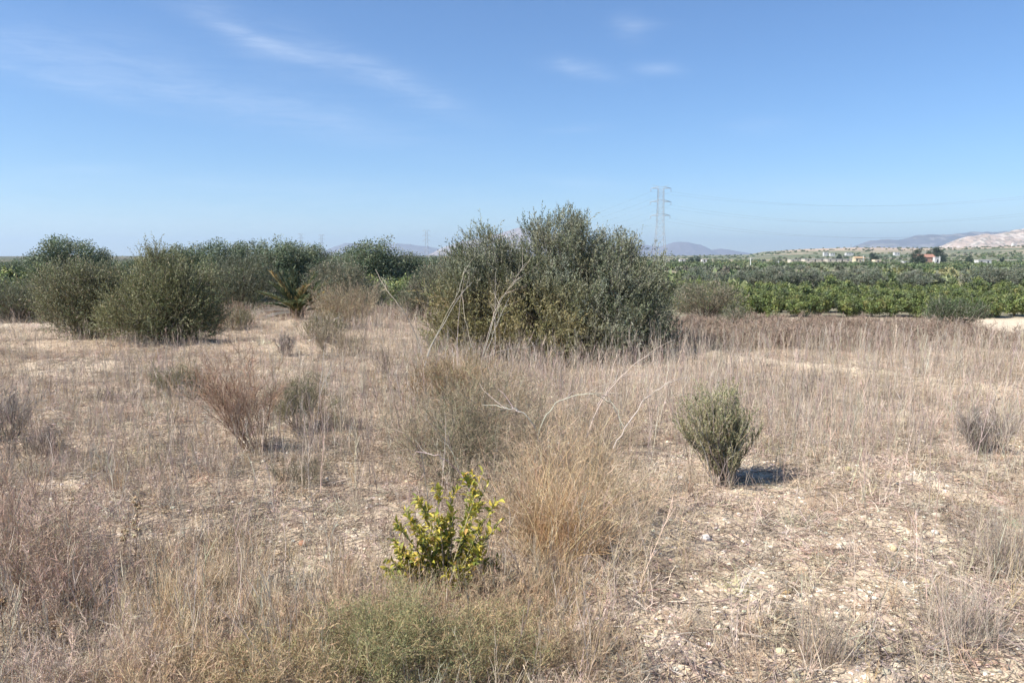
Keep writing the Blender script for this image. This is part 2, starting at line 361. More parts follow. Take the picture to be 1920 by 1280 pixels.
# ------------------------------------------------------------------ mountains
def mountain(name, D, pxs, pys, col, seed, depth=2500., rough=1., scars=0.):
    R = np.random.default_rng(seed); nx, ny = 420, 70
    px = np.linspace(min(pxs), max(pxs), nx); top = np.interp(px, pxs, pys); top = HZ - (HZ - top) * 1.12
    top = top + (fbm(px * .035, px * 0, 4, seed) - .5) * 7 * rough * sstep(0, 12, 484 - top)
    t = np.linspace(-1, 1, ny); PX, Tt = np.meshgrid(px, t, indexing='ij')
    Y = D + Tt * depth * .5; X = (PX - 960) / F_PX * D * (1 + (Y - D) / D * .3)
    H = (HZ - top)[:, None] / F_PX * D + 20
    sh = np.clip(1 - np.abs(Tt) ** 1.3, 0, 1)
    rg = np.abs(fbm(X / D * 60, Y / D * 22, 4, seed + 5) - .5) * 2
    Z = H * sh * (1 - .42 * rg * (1 - sh * .85)) - 22
    Z = Z + (fbm(X / D * 220, Y / D * 220, 3, seed + 8) - .5) * H * .09 * rough * sh * np.clip(np.abs(Tt) * 3, 0, 1)
    cc = np.asarray(col)[None, None] * (.75 + .5 * fbm(X / D * 260, Y / D * 200, 4, seed + 2)[..., None])
    if scars:
        s = (fbm(X / D * 90, Y / D * 70, 3, seed + 3) > .60)[..., None] * scars; cc = cc * (1 - s) + np.array([.62, .55, .47]) * s
        s = (fbm(X / D * 300, Y / D * 160, 3, seed + 4) > .60)[..., None] * .6; cc = cc * (1 - s) + np.array([.12, .12, .08]) * s
    g = Geo(); i = np.arange(nx - 1)[:, None] * ny; j = np.arange(ny - 1)[None]
    f = np.stack([i + j, i + ny + j, i + ny + j + 1, i + j + 1], -1).reshape(-1, 4)
    g.add(np.stack([X, Y, Z], -1).reshape(-1, 3), f, cc.reshape(-1, 3))
    tag(g.build(name, principled(name + '_rock', rough=1, spec=.05), smooth=True), kind='structure')
mountain('far_mountain', 13000, [1130, 1200, 1235, 1262, 1285, 1310, 1330, 1350, 1400, 1480], [484, 461, 463, 457, 455.5, 461, 470, 467, 474, 484], (.15, .125, .14), 21, rough=.5)
mountain('distant_mountain', 12500, [560, 615, 650, 700, 745, 790, 830, 870, 930], [484, 470, 457, 459, 457, 462, 468, 474, 484], (.15, .13, .14), 22, rough=.5)
mountain('pale_mountain', 9500, [790, 830, 870, 920, 975, 1020, 1080, 1140, 1180], [484, 466, 454, 446, 431, 440, 456, 470, 484], (.28, .22, .20), 23, rough=.7, scars=.3)
mountain('blue_mountain', 10500, [1540, 1590, 1625, 1680, 1715, 1755, 1800, 1870, 1960, 2300], [484, 466, 453, 452, 445, 444, 440, 439, 444, 430], (.13, .12, .13), 24, rough=.5, scars=.25)
mountain('rocky_mountain', 5200, [1690, 1745, 1775, 1800, 1840, 1870, 1920, 2000, 2300], [486, 472, 461, 447, 441, 441, 428, 405, 380], (.40, .31, .245), 25, depth=1500, rough=1.2, scars=.5)

# ------------------------------------------------------------------ plant generators
def limb_curves(R, base, targets, K=6, spread=.15, sag=.12):
    """curved limbs from around base to each target"""
    n = len(targets); b = np.asarray(base)[None] + np.c_[R.normal(size=(n, 2)) * spread, np.zeros(n)]; b[:, 2] = base[2] - .04
    d = targets - b; ln = np.linalg.norm(d, axis=1, keepdims=True); c = b + d * .45 + np.c_[d[:, :2] * -sag, np.abs(ln[:, 0]) * sag][:, :3] + R.normal(size=(n, 3)) * ln * .05
    t = np.linspace(0, 1, K)[None, :, None]; return b[:, None] * (1 - t) ** 2 + 2 * c[:, None] * t * (1 - t) + targets[:, None] * t ** 2
def lobe_points(R, lobes, n, shell=.55):
    """random points in a union of ellipsoids ((x,y,z),(rx,ry,rz)), pushed towards the shell; returns points, outward"""
    vol = np.array([l[1][0] * l[1][1] * l[1][2] for l in lobes]) ** .75; k = R.choice(len(lobes), n, p=vol / vol.sum())
    c = np.array([l[0] for l in lobes])[k]; r = np.array([l[1] for l in lobes])[k]; u = rdir(R, n)
    q = R.uniform(0, 1, (n, 1)) ** (1 / 3.) * (1 - shell) + shell * R.uniform(.72, 1.04, (n, 1)); bump = 1 + (R.uniform(0, 1, (n, 1)) ** 3) * .12
    return c + u * r * q * bump, nrm(u / r), k
def leafy(parent, lobes, base, n_clump, shoots, per, ln, wd, cols, seed, shoot_len=.3, up=.5, out=.5, n_limb=16, limb_r=.03, low=None, lowcols=None, clump=.16, twig_r=.0025, shell=.55, stem_cols=GREY, minz=.02, nm=('foliage', 'stems'), smooth_up=0., leaf_ang=.75, dead=.0):
    R = np.random.default_rng(seed); P, O, k = lobe_points(R, lobes, n_clump, shell)
    P = P[P[:, 2] > minz + .03] if True else P; n_clump = len(P); O = O[:n_clump]
    idx = np.repeat(np.arange(n_clump), shoots); n = len(idx)
    ctr = np.mean([l[0] for l in lobes], axis=0); O = nrm(P - ctr[None] * np.array([1, 1, .6]))
    p = P[idx] + R.normal(size=(n, 3)) * clump * .45; d = nrm(O[idx] * out + np.array([[0, 0, up]]) + R.normal(size=(n, 3)) * .45)
    pl = grow(R, p, d, shoot_len * R.uniform(.6, 1.35, n), 4, .12, .06); pl[..., 2] = np.maximum(pl[..., 2], minz)
    gs = Geo(); ribbons(gs, R, pl, twig_r * 2, twig_r, jit(R, pick(R, stem_cols, n), n))
    tg = P[R.choice(n_clump, min(n_limb * 6, n_clump), replace=False)]
    big = limb_curves(R, base, tg[:n_limb], 7, spread=.1 + limb_r * 2); tubes(gs, big, limb_r, limb_r * .3, jit(R, pick(R, stem_cols, len(big)), len(big)), 6)
    sm = limb_curves(R, base, tg[n_limb:], 6, spread=.1 + limb_r * 2); tubes(gs, sm, limb_r * .45, limb_r * .12, jit(R, pick(R, stem_cols, len(sm)), len(sm)), 4)
    gs.build(nm[1], M_STEM, parent)
    # leaves: clump-level colour variation + leaf-level
    cc = jit(R, pick(R, cols, n_clump), n_clump, .14, .04)
    if low is not None:
        w = np.clip((low(P) * 1.15 + R.normal(size=n_clump) * .2), 0, 1)[:, None]; cc = cc * (1 - w) + jit(R, pick(R, lowcols, n_clump), n_clump, .15) * w
    li = np.repeat(np.arange(n), per); t = np.tile(np.linspace(.12, 1, per), n); lp, lt = along(pl[li], t)
    rd = rdir(R, len(li)); rd = nrm(rd - (rd * lt).sum(1, keepdims=True) * lt); a = leaf_ang * R.uniform(.5, 1.3, (len(li), 1))
    ld = nrm(lt * np.cos(a) + rd * np.sin(a)); lc = cc[idx][li]; alt = jit(R, pick(R, cols, len(li)), len(li), .18, .05); lc = lc * .72 + alt * .28
    if dead:
        q = R.uniform(size=len(li)) < dead; lc[q] = jit(R, pick(R, STRAW, q.sum()), q.sum())
    g = Geo(); leaves(g, R, lp, ld, ln * R.uniform(.45, 1.45, len(li)), wd * R.uniform(.7, 1.2, len(li)), lc)
    g.build(nm[0], M_LEAF, parent)
def dry_shrub(parent, seed, h, spread, n0=24, n1=6, n2=5, cols=GREY, tips=None, r0=.003, up=.25, wig=.16, lean=(0, 0), leaf=0, leafcols=None, ll=.02, lw=.004, nm='branches', base_r=.03, ang=.5, K=5):
    """many-stemmed, finely branched, nearly leafless bush"""
    R = np.random.default_rng(seed); a = R.uniform(0, 2 * np.pi, n0); e = np.abs(R.normal(size=n0)) * spread
    D = np.c_[np.cos(a) * np.sin(e) + lean[0], np.sin(a) * np.sin(e) + lean[1], np.cos(e)]; P = np.c_[np.cos(a) * base_r * R.uniform(0, 1, n0), np.sin(a) * base_r * R.uniform(0, 1, n0), np.full(n0, -.02)]
    L0 = h * R.uniform(.55, 1.05, n0); s0 = grow(R, P, D, L0, K + 1, wig * .5, up * .2)
    p1, d1, i1, t1 = spawn(R, s0, n1, .2, .98, ang, .12); s1 = grow(R, p1, d1, h * .42 * R.uniform(.4, 1.1, len(p1)) * (1.1 - .6 * t1), K, wig, up * .3)
    p2, d2, i2, t2 = spawn(R, s1, n2, .15, 1, ang * 1.1, .05); s2 = grow(R, p2, d2, h * .16 * R.uniform(.4, 1.3, len(p2)), 3, wig * 1.4, up * .2)
    for s in (s0, s1, s2): s[..., 2] = np.maximum(s[..., 2], .0)
    s0[:, 0, 2] = -.02
    g = Geo(); tp = cols if tips is None else tips
    tubes(g, s0, r0, r0 * .4, jit(R, pick(R, cols, n0), n0), 4); tubes(g, s1, r0 * .5, r0 * .2, jit(R, pick(R, cols, len(s1)), len(s1)), 3)
    ribbons(g, R, s2, r0 * .75, r0 * .3, jit(R, pick(R, tp, len(s2)), len(s2)))
    g.build(nm, M_DRY, parent)
    if leaf:
        li = np.repeat(np.arange(len(s2)), leaf); lp, lt = along(s2[li], R.uniform(0.1, 1, len(li)))
        g2 = Geo(); leaves(g2, R, lp, lt + rdir(R, len(li)) * .8, ll * R.uniform(.6, 1.3, len(li)), lw, jit(R, pick(R, leafcols, len(li)), len(li), .2)); g2.build('foliage', M_LEAF, parent)
def tuft(parent, seed, h, n, spread=.35, cols=STRAW, w=.0035, K=6, droop=-.09, base=.05, nm='blades', wig=.07, lean=(0, 0), ybias=0):
    R = np.random.default_rng(seed); a = R.uniform(0, 2 * np.pi, n); e = np.abs(R.normal(size=n)) * spread
    D = np.c_[np.cos(a) * np.sin(e) + lean[0], np.sin(a) * np.sin(e) + lean[1], np.cos(e)]; br = base * np.sqrt(R.uniform(0, 1, n)); b = R.uniform(0, 2 * np.pi, n)
    P = np.c_[np.cos(b) * br, np.sin(b) * br, np.full(n, -.02)]
    s = grow(R, P, D, h * R.uniform(.35, 1.1, n), K, wig, droop * R.uniform(0, 1.6, n)); s[:, 1:, 2] = np.maximum(s[:, 1:, 2], .004)
    g = Geo(); ribbons(g, R, s, w, w * .25, jit(R, pick(R, cols, n), n)); g.build(nm, M_DRY, parent)

# ------------------------------------------------------------------ main olive shrub in the middle
def px_lobes(spec, Y, z0):
    """lobes given by where they stand in the bush: px, py, half width px, half height px, depth offset m, half depth m"""
    out = []
    for px, py, rx, ry, dy, ry_m in spec:
        p = at(px, py, Y + dy); s = (Y + dy) / F_PX; out.append(((p[0], p[1], p[2]), (rx * s, ry_m, ry * s)))
    return out
YB = 12.4; b0 = gy(1050, YB)
spec = [(908, 510, 46, 68, -.1, .6), (945, 520, 40, 56, .3, .6), (880, 540, 50, 66, 0, .6), (1045, 476, 50, 68, 0, .7), (1003, 484, 34, 52, .1, .5), (1085, 482, 36, 58, .1, .6), (1150, 515, 44, 70, .1, .7), (1172, 484, 18, 30, 0, .3),
        (1212, 530, 34, 56, -.1, .6), (1207, 600, 38, 72, -.2, .8), (1120, 590, 105, 95, -.5, .8), (1010, 590, 110, 90, -.4, .9),
        (880, 590, 68, 82, -.3, .8), (860, 630, 52, 45, -.3, .6), (1050, 630, 150, 45, -.9, .6), (1240, 650, 30, 40, -.3, .4), (1165, 640, 80, 45, -.6, .7), (930, 570, 80, 80, .2, .9), (1075, 550, 110, 90, .5, .9)]
lb = [((c[0] - b0[0], c[1] - b0[1], c[2] - b0[2]), r) for c, r in px_lobes(spec, YB, 0)]
o = thing('olive_shrub', 'large wild olive shrub with silvery grey-green crown in the middle of the dry field', 'shrub', b0)
def lowf(P):
    return sstep(1.35, .65, P[:, 2]) * sstep(1.1, -.3, P[:, 0] + .35 * (P[:, 2]))
leafy(o, lb, (0, 0, 0), 1800, 8, 13, .046, .0145, OLIVE, 101, shoot_len=.25, up=.7, out=.4, n_limb=30, limb_r=.022, twig_r=.0018, stem_cols=[(.19, .165, .13), (.24, .215, .18), (.13, .11, .09)], low=lowf, lowcols=YELLOWISH, clump=.14, shell=.6, minz=.05)

# left pair of olive shrubs and neighbours
def bush(name, label, cat, px, Y, spec, cols, seed, clumps, shoots=7, per=9, ln=.045, wd=.012, group=None, **kw):
    b = gy(px, Y); o = thing(name, label, cat, b, group=group)
    l = [((c[0] - b[0], c[1] - b[1], c[2] - b[2]), r) for c, r in px_lobes(spec, Y, 0)]
    leafy(o, l, (0, 0, 0), clumps, shoots, per, ln, wd, cols, seed, **kw); return o
MIXL = [(.165, .19, .085), (.22, .23, .11), (.12, .15, .065), (.29, .28, .16)]
DSTEM = [(.15, .125, .095), (.11, .09, .07), (.20, .17, .13)]
bush('olive_shrub', 'dark green olive shrub, right one of the pair standing at the field edge', 'shrub', 320, 13.9,
     [(310, 535, 56, 44, 0, .6), (350, 550, 46, 46, .1, .6), (285, 585, 82, 48, 0, .8), (360, 595, 42, 46, 0, .6), (250, 605, 56, 36, 0, .6), (300, 495, 18, 18, 0, .25), (385, 575, 16, 42, 0, .4), (320, 625, 80, 22, -.2, .5)],
     MIXL, 102, 620, per=12, wd=.015, stem_cols=DSTEM, up=.55, out=.5, n_limb=22, limb_r=.02, low=lambda P: sstep(.6, -1.2, P[:, 0]), lowcols=[(.22, .22, .10), (.26, .245, .12)], group='two olive shrubs at the left field edge', dead=.02)  # sunlit side painted into the leaf colour: yellower towards the left
bush('olive_shrub', 'yellow-green olive shrub, left and paler one of the pair at the field edge', 'shrub', 165, 14.7,
     [(155, 540, 54, 34, 0, .7), (190, 555, 44, 42, 0, .6), (110, 552, 38, 36, .1, .6), (165, 590, 66, 46, 0, .7), (215, 575, 30, 50, 0, .5), (120, 580, 44, 34, 0, .5), (165, 618, 40, 22, 0, .4)],
     [(.22, .225, .12), (.175, .19, .095), (.28, .265, .16), (.14, .16, .075)], 103, 500, per=12, wd=.015, stem_cols=DSTEM, up=.55, out=.5, n_limb=20, limb_r=.018, group='two olive shrubs at the left field edge', dead=.05)
bush('grey_shrub', 'grey-green low shrub at the left photo edge in front of the orchard', 'shrub', 40, 20,
     [(20, 556, 66, 24, 0, .8), (75, 560, 42, 22, 0, .6), (-60, 558, 60, 26, 0, .8), (20, 570, 90, 18, 0, .7)], [(.15, .165, .10), (.19, .19, .12), (.12, .135, .08)], 104, 260, stem_cols=DSTEM, ln=.06, wd=.016, up=.6)
bush('broom_bush', 'rounded yellow-green bush with cut-off base right of the palm', 'bush', 603, 13.6,
     [(605, 618, 33, 24, 0, .35), (588, 630, 18, 18, 0, .25), (625, 625, 16, 20, 0, .25)], [(.22, .20, .09), (.17, .165, .07), (.28, .25, .13)], 105, 120, ln=.03, wd=.006, shoot_len=.16, up=.9, n_limb=16, limb_r=.008)
bush('broom_bush', 'small dull yellow-green bush left of the palm behind the brown scrub', 'bush', 448, 17,
     [(448, 602, 22, 18, 0, .3), (440, 612, 18, 14, 0, .3)], [(.20, .19, .09), (.15, .15, .07)], 106, 70, ln=.035, wd=.008, shoot_len=.16, up=.9, n_limb=10, limb_r=.008)
# olive shrubs and low scrub behind the palm and left of the main shrub
bush('hedge_shrub', 'grey-green olive shrub behind the palm, leaning over brown scrub', 'shrub', 450, 30,
     [(430, 530, 44, 34, 0, 1.2), (478, 522, 36, 34, 0, 1), (410, 550, 46, 30, 0, 1.2), (470, 560, 56, 26, 0, 1)], [(.13, .145, .09), (.17, .18, .12), (.10, .12, .07)], 107, 330, stem_cols=DSTEM, ln=.09, wd=.028, shoot_len=.4, clump=.3, limb_r=.03, minz=.1)
bush('hedge_shrub', 'grey-green olive shrub between the palm and the dark tree group', 'shrub', 640, 30,
     [(635, 532, 44, 28, 0, 1.2), (665, 555, 40, 22, 0, 1), (610, 553, 36, 28, 0, 1.2), (690, 566, 36, 16, 0, 1)], [(.16, .165, .11), (.20, .19, .13), (.12, .135, .085)], 108, 300, stem_cols=DSTEM, ln=.09, wd=.028, shoot_len=.4, clump=.3, limb_r=.03, dead=.05, minz=.1)
bush('hedge_shrub', 'pale grey-green shrub tucked against the left side of the big olive shrub', 'shrub', 790, 20,
     [(805, 550, 30, 32, 0, .8), (778, 568, 24, 18, 0, .7), (825, 520, 18, 22, 0, .5)], [(.16, .17, .11), (.21, .20, .13), (.13, .145, .09)], 109, 200, stem_cols=DSTEM, ln=.06, wd=.016, shoot_len=.3, minz=.1, dead=.04)
bush('hedge_shrub', 'grey shrub right behind the big olive shrub, half faded with dry twigs', 'shrub', 1325, 30,
     [(1325, 560, 45, 24, 0, 1), (1285, 565, 34, 26, 0, .9), (1360, 570, 30, 20, 0, .8)], [(.17, .18, .12), (.22, .21, .15), (.14, .15, .09)], 110, 200, stem_cols=DSTEM, ln=.08, wd=.02, shoot_len=.35, minz=.05, dead=.15)
bush('green_bush', 'low dark green bush in front of the orchard beside the pale sandy strip', 'bush', 1790, 17.5,
     [(1790, 588, 34, 14, 0, .6), (1765, 592, 20, 10, 0, .4), (1815, 592, 20, 10, 0, .4)], [(.07, .10, .045), (.10, .13, .06)], 111, 120, ln=.06, wd=.014, shoot_len=.2, up=.9, minz=.03)
bush('green_bush', 'low dull green bush in the brown scrub near the big olive shrub', 'bush', 1378, 16.8,
     [(1378, 603, 16, 12, 0, .4)], [(.13, .14, .08), (.17, .17, .10)], 112, 50, ln=.05, wd=.012, shoot_len=.18, minz=.03)

# ------------------------------------------------------------------ juniper-like shrub, right of centre
b = gp(1362, 908); o = thing('rosemary_shrub', 'small bushy green shrub with upright sprigs standing alone on stony ground', 'shrub', b)
def rosemary(parent):
    R = np.random.default_rng(201); n0 = 90; a = R.uniform(0, 2 * np.pi, n0); e = np.abs(R.normal(size=n0)) * .29 + .08
    D = np.c_[np.cos(a) * np.sin(e) - .19, np.sin(a) * np.sin(e), np.cos(e)]; P = np.c_[R.normal(size=(n0, 2)) * .035, np.full(n0, -.02)]
    s0 = grow(R, P, D, .66 * R.uniform(.6, 1.1, n0), 6, .13, .10); p1, d1, i1, t1 = spawn(R, s0, 16, .2, .97, .65, .25); s1 = grow(R, p1, d1, R.uniform(.05, .17, len(p1)), 4, .10, .18)
    g = Geo(); tubes(g, s0, .0045, .0015, jit(R, pick(R, GREY, n0), n0), 5); tubes(g, s1, .0016, .0008, jit(R, pick(R, STRAW, len(s1)), len(s1)), 3); g.build('stems', M_STEM, parent)
    s = s1; li = np.repeat(np.arange(len(s)), 30); lp, lt = along(s[li], R.uniform(.05, 1, len(li))); cc = pick(R, [(.22, .24, .11), (.28, .285, .14), (.16, .19, .085), (.38, .36, .21)], len(s))
    # leaves paler and yellower towards the left
    w = np.clip(.5 - s[:, 0, 0] * 3.0, 0, 1)[:, None] * .55; cc = cc * (1 - w) + np.array([.48, .44, .27]) * w
    g = Geo(); leaves(g, R, lp, lt * .9 + rdir(R, len(li)) * .65, (.019) * R.uniform(.7, 1.3, len(li)), .0042, jit(R, cc[li], len(li), .15)); g.build('foliage', M_LEAF, parent)
    # pale dead twigs in front
    n = 12; a = R.uniform(math.pi, 2 * np.pi, n); D = np.c_[np.cos(a) * .5, np.sin(a) * .4, np.full(n, 1.)]; s = grow(R, np.c_[R.normal(size=(n, 2)) * .05, np.zeros(n)], D, .36 * R.uniform(.6, 1.2, n), 6, .12, .05)
    p, d, _, _ = spawn(R, s, 7, .2, 1, .7); q = grow(R, p, d, R.uniform(.04, .1, len(p)), 3, .2, .1); g = Geo(); tubes(g, s, .0028, .001, jit(R, (.5, .43, .34), n), 4); tubes(g, q, .0012, .0006, jit(R, (.5, .43, .34), len(q)), 3); g.build('dead_twig', M_DRY, parent)
rosemary(o)

# ------------------------------------------------------------------ yellow-green citrus sapling, foreground
b = gp(835, 1125); o = thing('citrus_sapling', 'yellowish green citrus sapling with glossy leaves in the foreground', 'sapling', b)
M_CITR = principled('citrus_leaf', rough=.6, spec=.25, trans=.34, noise=(90, .8, 1.15))
def citrus_sapling(parent, base):
    R = np.random.default_rng(202); Y = base[1]; sc = Y / F_PX
    tips = [(815, 905), (850, 960), (880, 890), (905, 885), (925, 945), (940, 975), (790, 940), (765, 965), (745, 985), (735, 1010), (725, 1045), (735, 1075), (770, 1050), (800, 1010), (830, 1000), (870, 1010), (905, 1040), (930, 1060), (760, 1095), (815, 1070), (860, 1060), (790, 1100), (835, 1095), (845, 925), (890, 930), (750, 1030), (780, 985), (820, 960), (900, 1000), (870, 1085), (800, 945), (915, 905)]
    T = np.array([at(px, py, Y + R.uniform(-.16, .16)) - base for px, py in tips]); T[:, 2] = np.maximum(T[:, 2], .06)
    n = len(T); mid = T * np.array([[.45, .45, .5]]) + R.normal(size=(n, 3)) * .015; t = np.linspace(0, 1, 7)[None, :, None]; b0 = np.c_[R.normal(size=(n, 2)) * .012, np.full(n, -.02)]
    s0 = b0[:, None] * (1 - t) ** 2 + 2 * mid[:, None] * t * (1 - t) + T[:, None] * t ** 2
    p, d, i1, _ = spawn(R, s0, 3, .45, .95, .7, .2); s1 = grow(R, p, d, R.uniform(.04, .09, len(p)), 4, .12, .1)
    g = Geo(); tubes(g, s0, .0045, .0016, jit(R, [(.30, .27, .15), (.38, .30, .2)], n), 5); tubes(g, s1, .0018, .001, jit(R, [(.20, .24, .08)], len(s1)), 4); g.build('stems', M_STEM, parent)
    pls = [(s0, 32, .34), (s1, 18, .1)]; g = Geo()
    for s, per, t0 in pls:
        K = s.shape[1]; li = np.repeat(np.arange(len(s)), per); lp, lt = along(s[li], np.tile(np.linspace(t0, 1, per), len(s))); rd = rdir(R, len(li)); d = nrm(lt * .7 + rd * .8)
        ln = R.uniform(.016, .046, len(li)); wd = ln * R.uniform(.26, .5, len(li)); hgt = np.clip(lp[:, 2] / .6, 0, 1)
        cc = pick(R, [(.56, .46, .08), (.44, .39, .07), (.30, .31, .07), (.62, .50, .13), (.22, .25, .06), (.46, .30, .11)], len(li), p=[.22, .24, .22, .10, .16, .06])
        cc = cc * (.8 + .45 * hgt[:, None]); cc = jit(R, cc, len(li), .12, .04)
        # shaped leaf: 6-vertex, keel-folded, tip curled down
        sd_ = nrm(np.cross(d, rdir(R, len(li)) * .7 + np.array([[0, 0, .8]]))); nn = np.cross(sd_, d); L_ = ln[:, None]; W_ = wd[:, None] * .5
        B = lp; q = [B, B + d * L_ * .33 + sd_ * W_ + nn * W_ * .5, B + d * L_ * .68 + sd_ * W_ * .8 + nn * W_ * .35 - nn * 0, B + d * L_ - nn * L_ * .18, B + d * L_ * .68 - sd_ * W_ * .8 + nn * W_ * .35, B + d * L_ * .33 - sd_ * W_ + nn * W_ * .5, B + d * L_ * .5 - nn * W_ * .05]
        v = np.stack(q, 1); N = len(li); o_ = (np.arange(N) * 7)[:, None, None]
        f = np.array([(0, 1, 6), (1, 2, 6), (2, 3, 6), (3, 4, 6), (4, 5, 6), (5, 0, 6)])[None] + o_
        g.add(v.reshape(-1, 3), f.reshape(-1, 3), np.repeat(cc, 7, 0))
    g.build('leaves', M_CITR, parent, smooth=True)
citrus_sapling(o, b)

# ------------------------------------------------------------------ palm with dry fronds
def palm():
    b = gy(556, 19.5); o = thing('fan_palm', 'young date palm with dark green fronds and orange dying ones', 'palm', b)
    R = np.random.default_rng(203)
    s = Geo(); tubes(s, np.array([[[0, 0, -.1], [0, 0, .08], [.02, 0, .2]]]), .15, .12, (.22, .16, .10), 8)
    R2 = np.random.default_rng(9); p = np.array([[0, 0, z] for z in R2.uniform(0, .18, 40)]); a = R2.uniform(0, 6.28, 40); leaves(s, R2, p + np.c_[np.cos(a), np.sin(a), a * 0] * .12, np.c_[np.cos(a) * .5, np.sin(a) * .5, np.ones(40)], .16, .05, jit(R2, (.25, .18, .11), 40))
    s.build('trunk', M_BARK, o)
    def frond(ax, el, L, cols, droop, lw=.024, n=40, fl=.26, rc=(.22, .20, .08)):
        d = np.array([[math.cos(ax) * math.cos(el), math.sin(ax) * math.cos(el), math.sin(el)]]); pl = grow(R, np.array([[0, 0, .17]]), d, L, 9, .02, droop); g = Geo(); tubes(g, pl, .012, .004, rc, 4)
        t = np.repeat(np.linspace(.22, 1, n), 2); lp, lt = along(np.repeat(pl, len(t), 0), t); sgn = np.tile([1, -1], n)[:, None]
        sd_ = nrm(np.cross(lt, np.array([[0, 0, 1.]])) + 1e-6) * sgn; dd = nrm(lt * .9 + sd_ * .75 + np.array([[0, 0, .25]]) + R.normal(size=lp.shape) * .12)
        leaves(g, R, lp, dd, fl * (1.15 - t * .6), lw, jit(R, pick(R, cols, len(t)), len(t), .2)); g.build('frond', M_LEAF, o)
    G = [(.09, .12, .055), (.065, .09, .045), (.15, .165, .08)]; OR = [(.42, .30, .12), (.36, .27, .13), (.24, .21, .10)]; GY = [(.45, .42, .38), (.36, .33, .29)]
    for k in range(20):
        a = k * 2.399 + R.uniform(-.2, .2); el = rad(R.uniform(42, 84)); frond(a, el, R.uniform(.85, 1.25), G if k % 6 else OR, -.10)
    for a, el, c in ((math.pi * .97, 42, OR), (math.pi * 1.02, 62, G), (.1, 38, OR), (.25, 50, G), (2.7, 30, G), (.0, 20, G), (3.3, 50, G), (6.0, 60, G), (4.7, 70, G), (4.2, 45, G), (5.3, 45, G)): frond(a, rad(el), 1.0, c, -.07)
    for k in range(11): frond(math.pi * R.uniform(.88, 1.12), rad(R.uniform(6, 34)), R.uniform(1.0, 1.5), GY, -.11, lw=.006, n=14, fl=.10, rc=(.50, .47, .42))
palm()

# ------------------------------------------------------------------ thin dry shrubs, near and middle distance
def ds(name, label, px, py, hpx, seed, cat='dry bush', group=None, kind='dry', **kw):
    b = gp(px, py); h = hpx / F_PX * b[1]; o = thing(name, label, cat, b, group=group)
    (dry_shrub if kind == 'dry' else tuft)(o, seed, h, **kw); return o
ds('dry_shrub', 'reddish brown leafless shrub fanning up to the left, left of centre', 478, 845, 205, 301, spread=.36, n0=34, n1=9, n2=8, wig=.24, cols=[(.34, .22, .15), (.28, .18, .12), (.40, .28, .2)], tips=[(.33, .20, .13), (.40, .28, .19)], lean=(-.32, 0), r0=.0030, base_r=.10, ang=.42, up=.16)
ds('grey_green_shrub', 'wispy olive-brown shrub right beside the reddish leafless one', 565, 800, 115, 302, cat='shrub', spread=.6, n0=36, n1=9, n2=8, wig=.26, cols=GREY, tips=[(.22, .20, .12), (.30, .26, .18)], leaf=3, leafcols=[(.17, .17, .08), (.22, .21, .11)], r0=.003, base_r=.12, ll=.016)
ds('grey_green_shrub', 'low olive-brown shrub behind and left of the reddish leafless one', 345, 742, 68, 303, cat='shrub', spread=.9, n0=40, n1=9, n2=7, wig=.28, cols=GREY, tips=[(.24, .22, .13)], leaf=4, leafcols=[(.20, .19, .09), (.26, .23, .13)], r0=.003, base_r=.2, ll=.02)
ds('grey_green_shrub', 'tall wispy grey-green shrub right behind the yellow citrus sapling', 865, 915, 215, 304, cat='shrub', spread=.52, n0=44, n1=10, n2=8, wig=.3, ang=.65, cols=[(.24, .21, .15), (.20, .17, .12), (.30, .25, .18)], tips=[(.22, .21, .13), (.34, .26, .17)], leaf=2, leafcols=[(.13, .16, .085), (.20, .20, .12), (.30, .22, .14)], r0=.003, base_r=.12, ll=.013, lw=.003)
ds('grey_green_shrub', 'orange tinged wispy shrub in front of the big olive shrub, left part', 850, 770, 110, 305, cat='shrub', spread=.7, n0=60, n1=10, n2=8, cols=[(.30, .22, .14), (.36, .26, .17)], tips=[(.40, .27, .17), (.30, .25, .14)], leaf=2, leafcols=[(.42, .27, .14), (.20, .19, .09)], r0=.003, base_r=.3, ll=.016)
ds('green_broom', 'low feathery green shrub at the bottom centre of the foreground', 720, 1270, 185, 306, cat='shrub', spread=.75, n0=80, n1=10, n2=7, wig=.3, ang=.7, cols=[(.40, .32, .19), (.32, .27, .15)], tips=[(.30, .29, .14), (.46, .33, .18), (.24, .25, .12)], leaf=4, leafcols=[(.19, .23, .09), (.26, .27, .12), (.38, .33, .16), (.46, .36, .20)], r0=.0018, base_r=.16, ll=.010, lw=.0022)
ds('green_broom', 'feathery green shrub below right of the citrus sapling with orange tips', 900, 1270, 160, 307, cat='shrub', spread=.75, n0=76, n1=10, n2=7, wig=.3, ang=.7, cols=[(.42, .32, .19), (.34, .27, .16)], tips=[(.50, .34, .19), (.26, .26, .13), (.40, .31, .17)], leaf=3, leafcols=[(.20, .23, .10), (.30, .28, .14), (.46, .36, .20)], r0=.0018, base_r=.16, ll=.010, lw=.0022)
ds('green_broom', 'straggly shrub with orange twig tips at the bottom edge left of the green one', 520, 1320, 160, 308, cat='shrub', spread=.85, n0=60, n1=10, wig=.28, n2=8, cols=[(.52, .39, .25), (.44, .34, .22)], tips=[(.62, .45, .28), (.46, .38, .22)], leaf=2, leafcols=[(.22, .22, .10), (.42, .30, .15)], r0=.0022, base_r=.2, ll=.010, lw=.0022)
ds('orange_tuft', 'big orange-tan dry grass clump right of the citrus sapling', 1050, 1040, 250, 309, cat='grass clump', kind='tuft', n=1100, spread=.45, wig=.2, cols=[(.60, .41, .22), (.52, .34, .18), (.66, .49, .29), (.46, .30, .17), (.64, .47, .30)], base=.2, w=.0026)
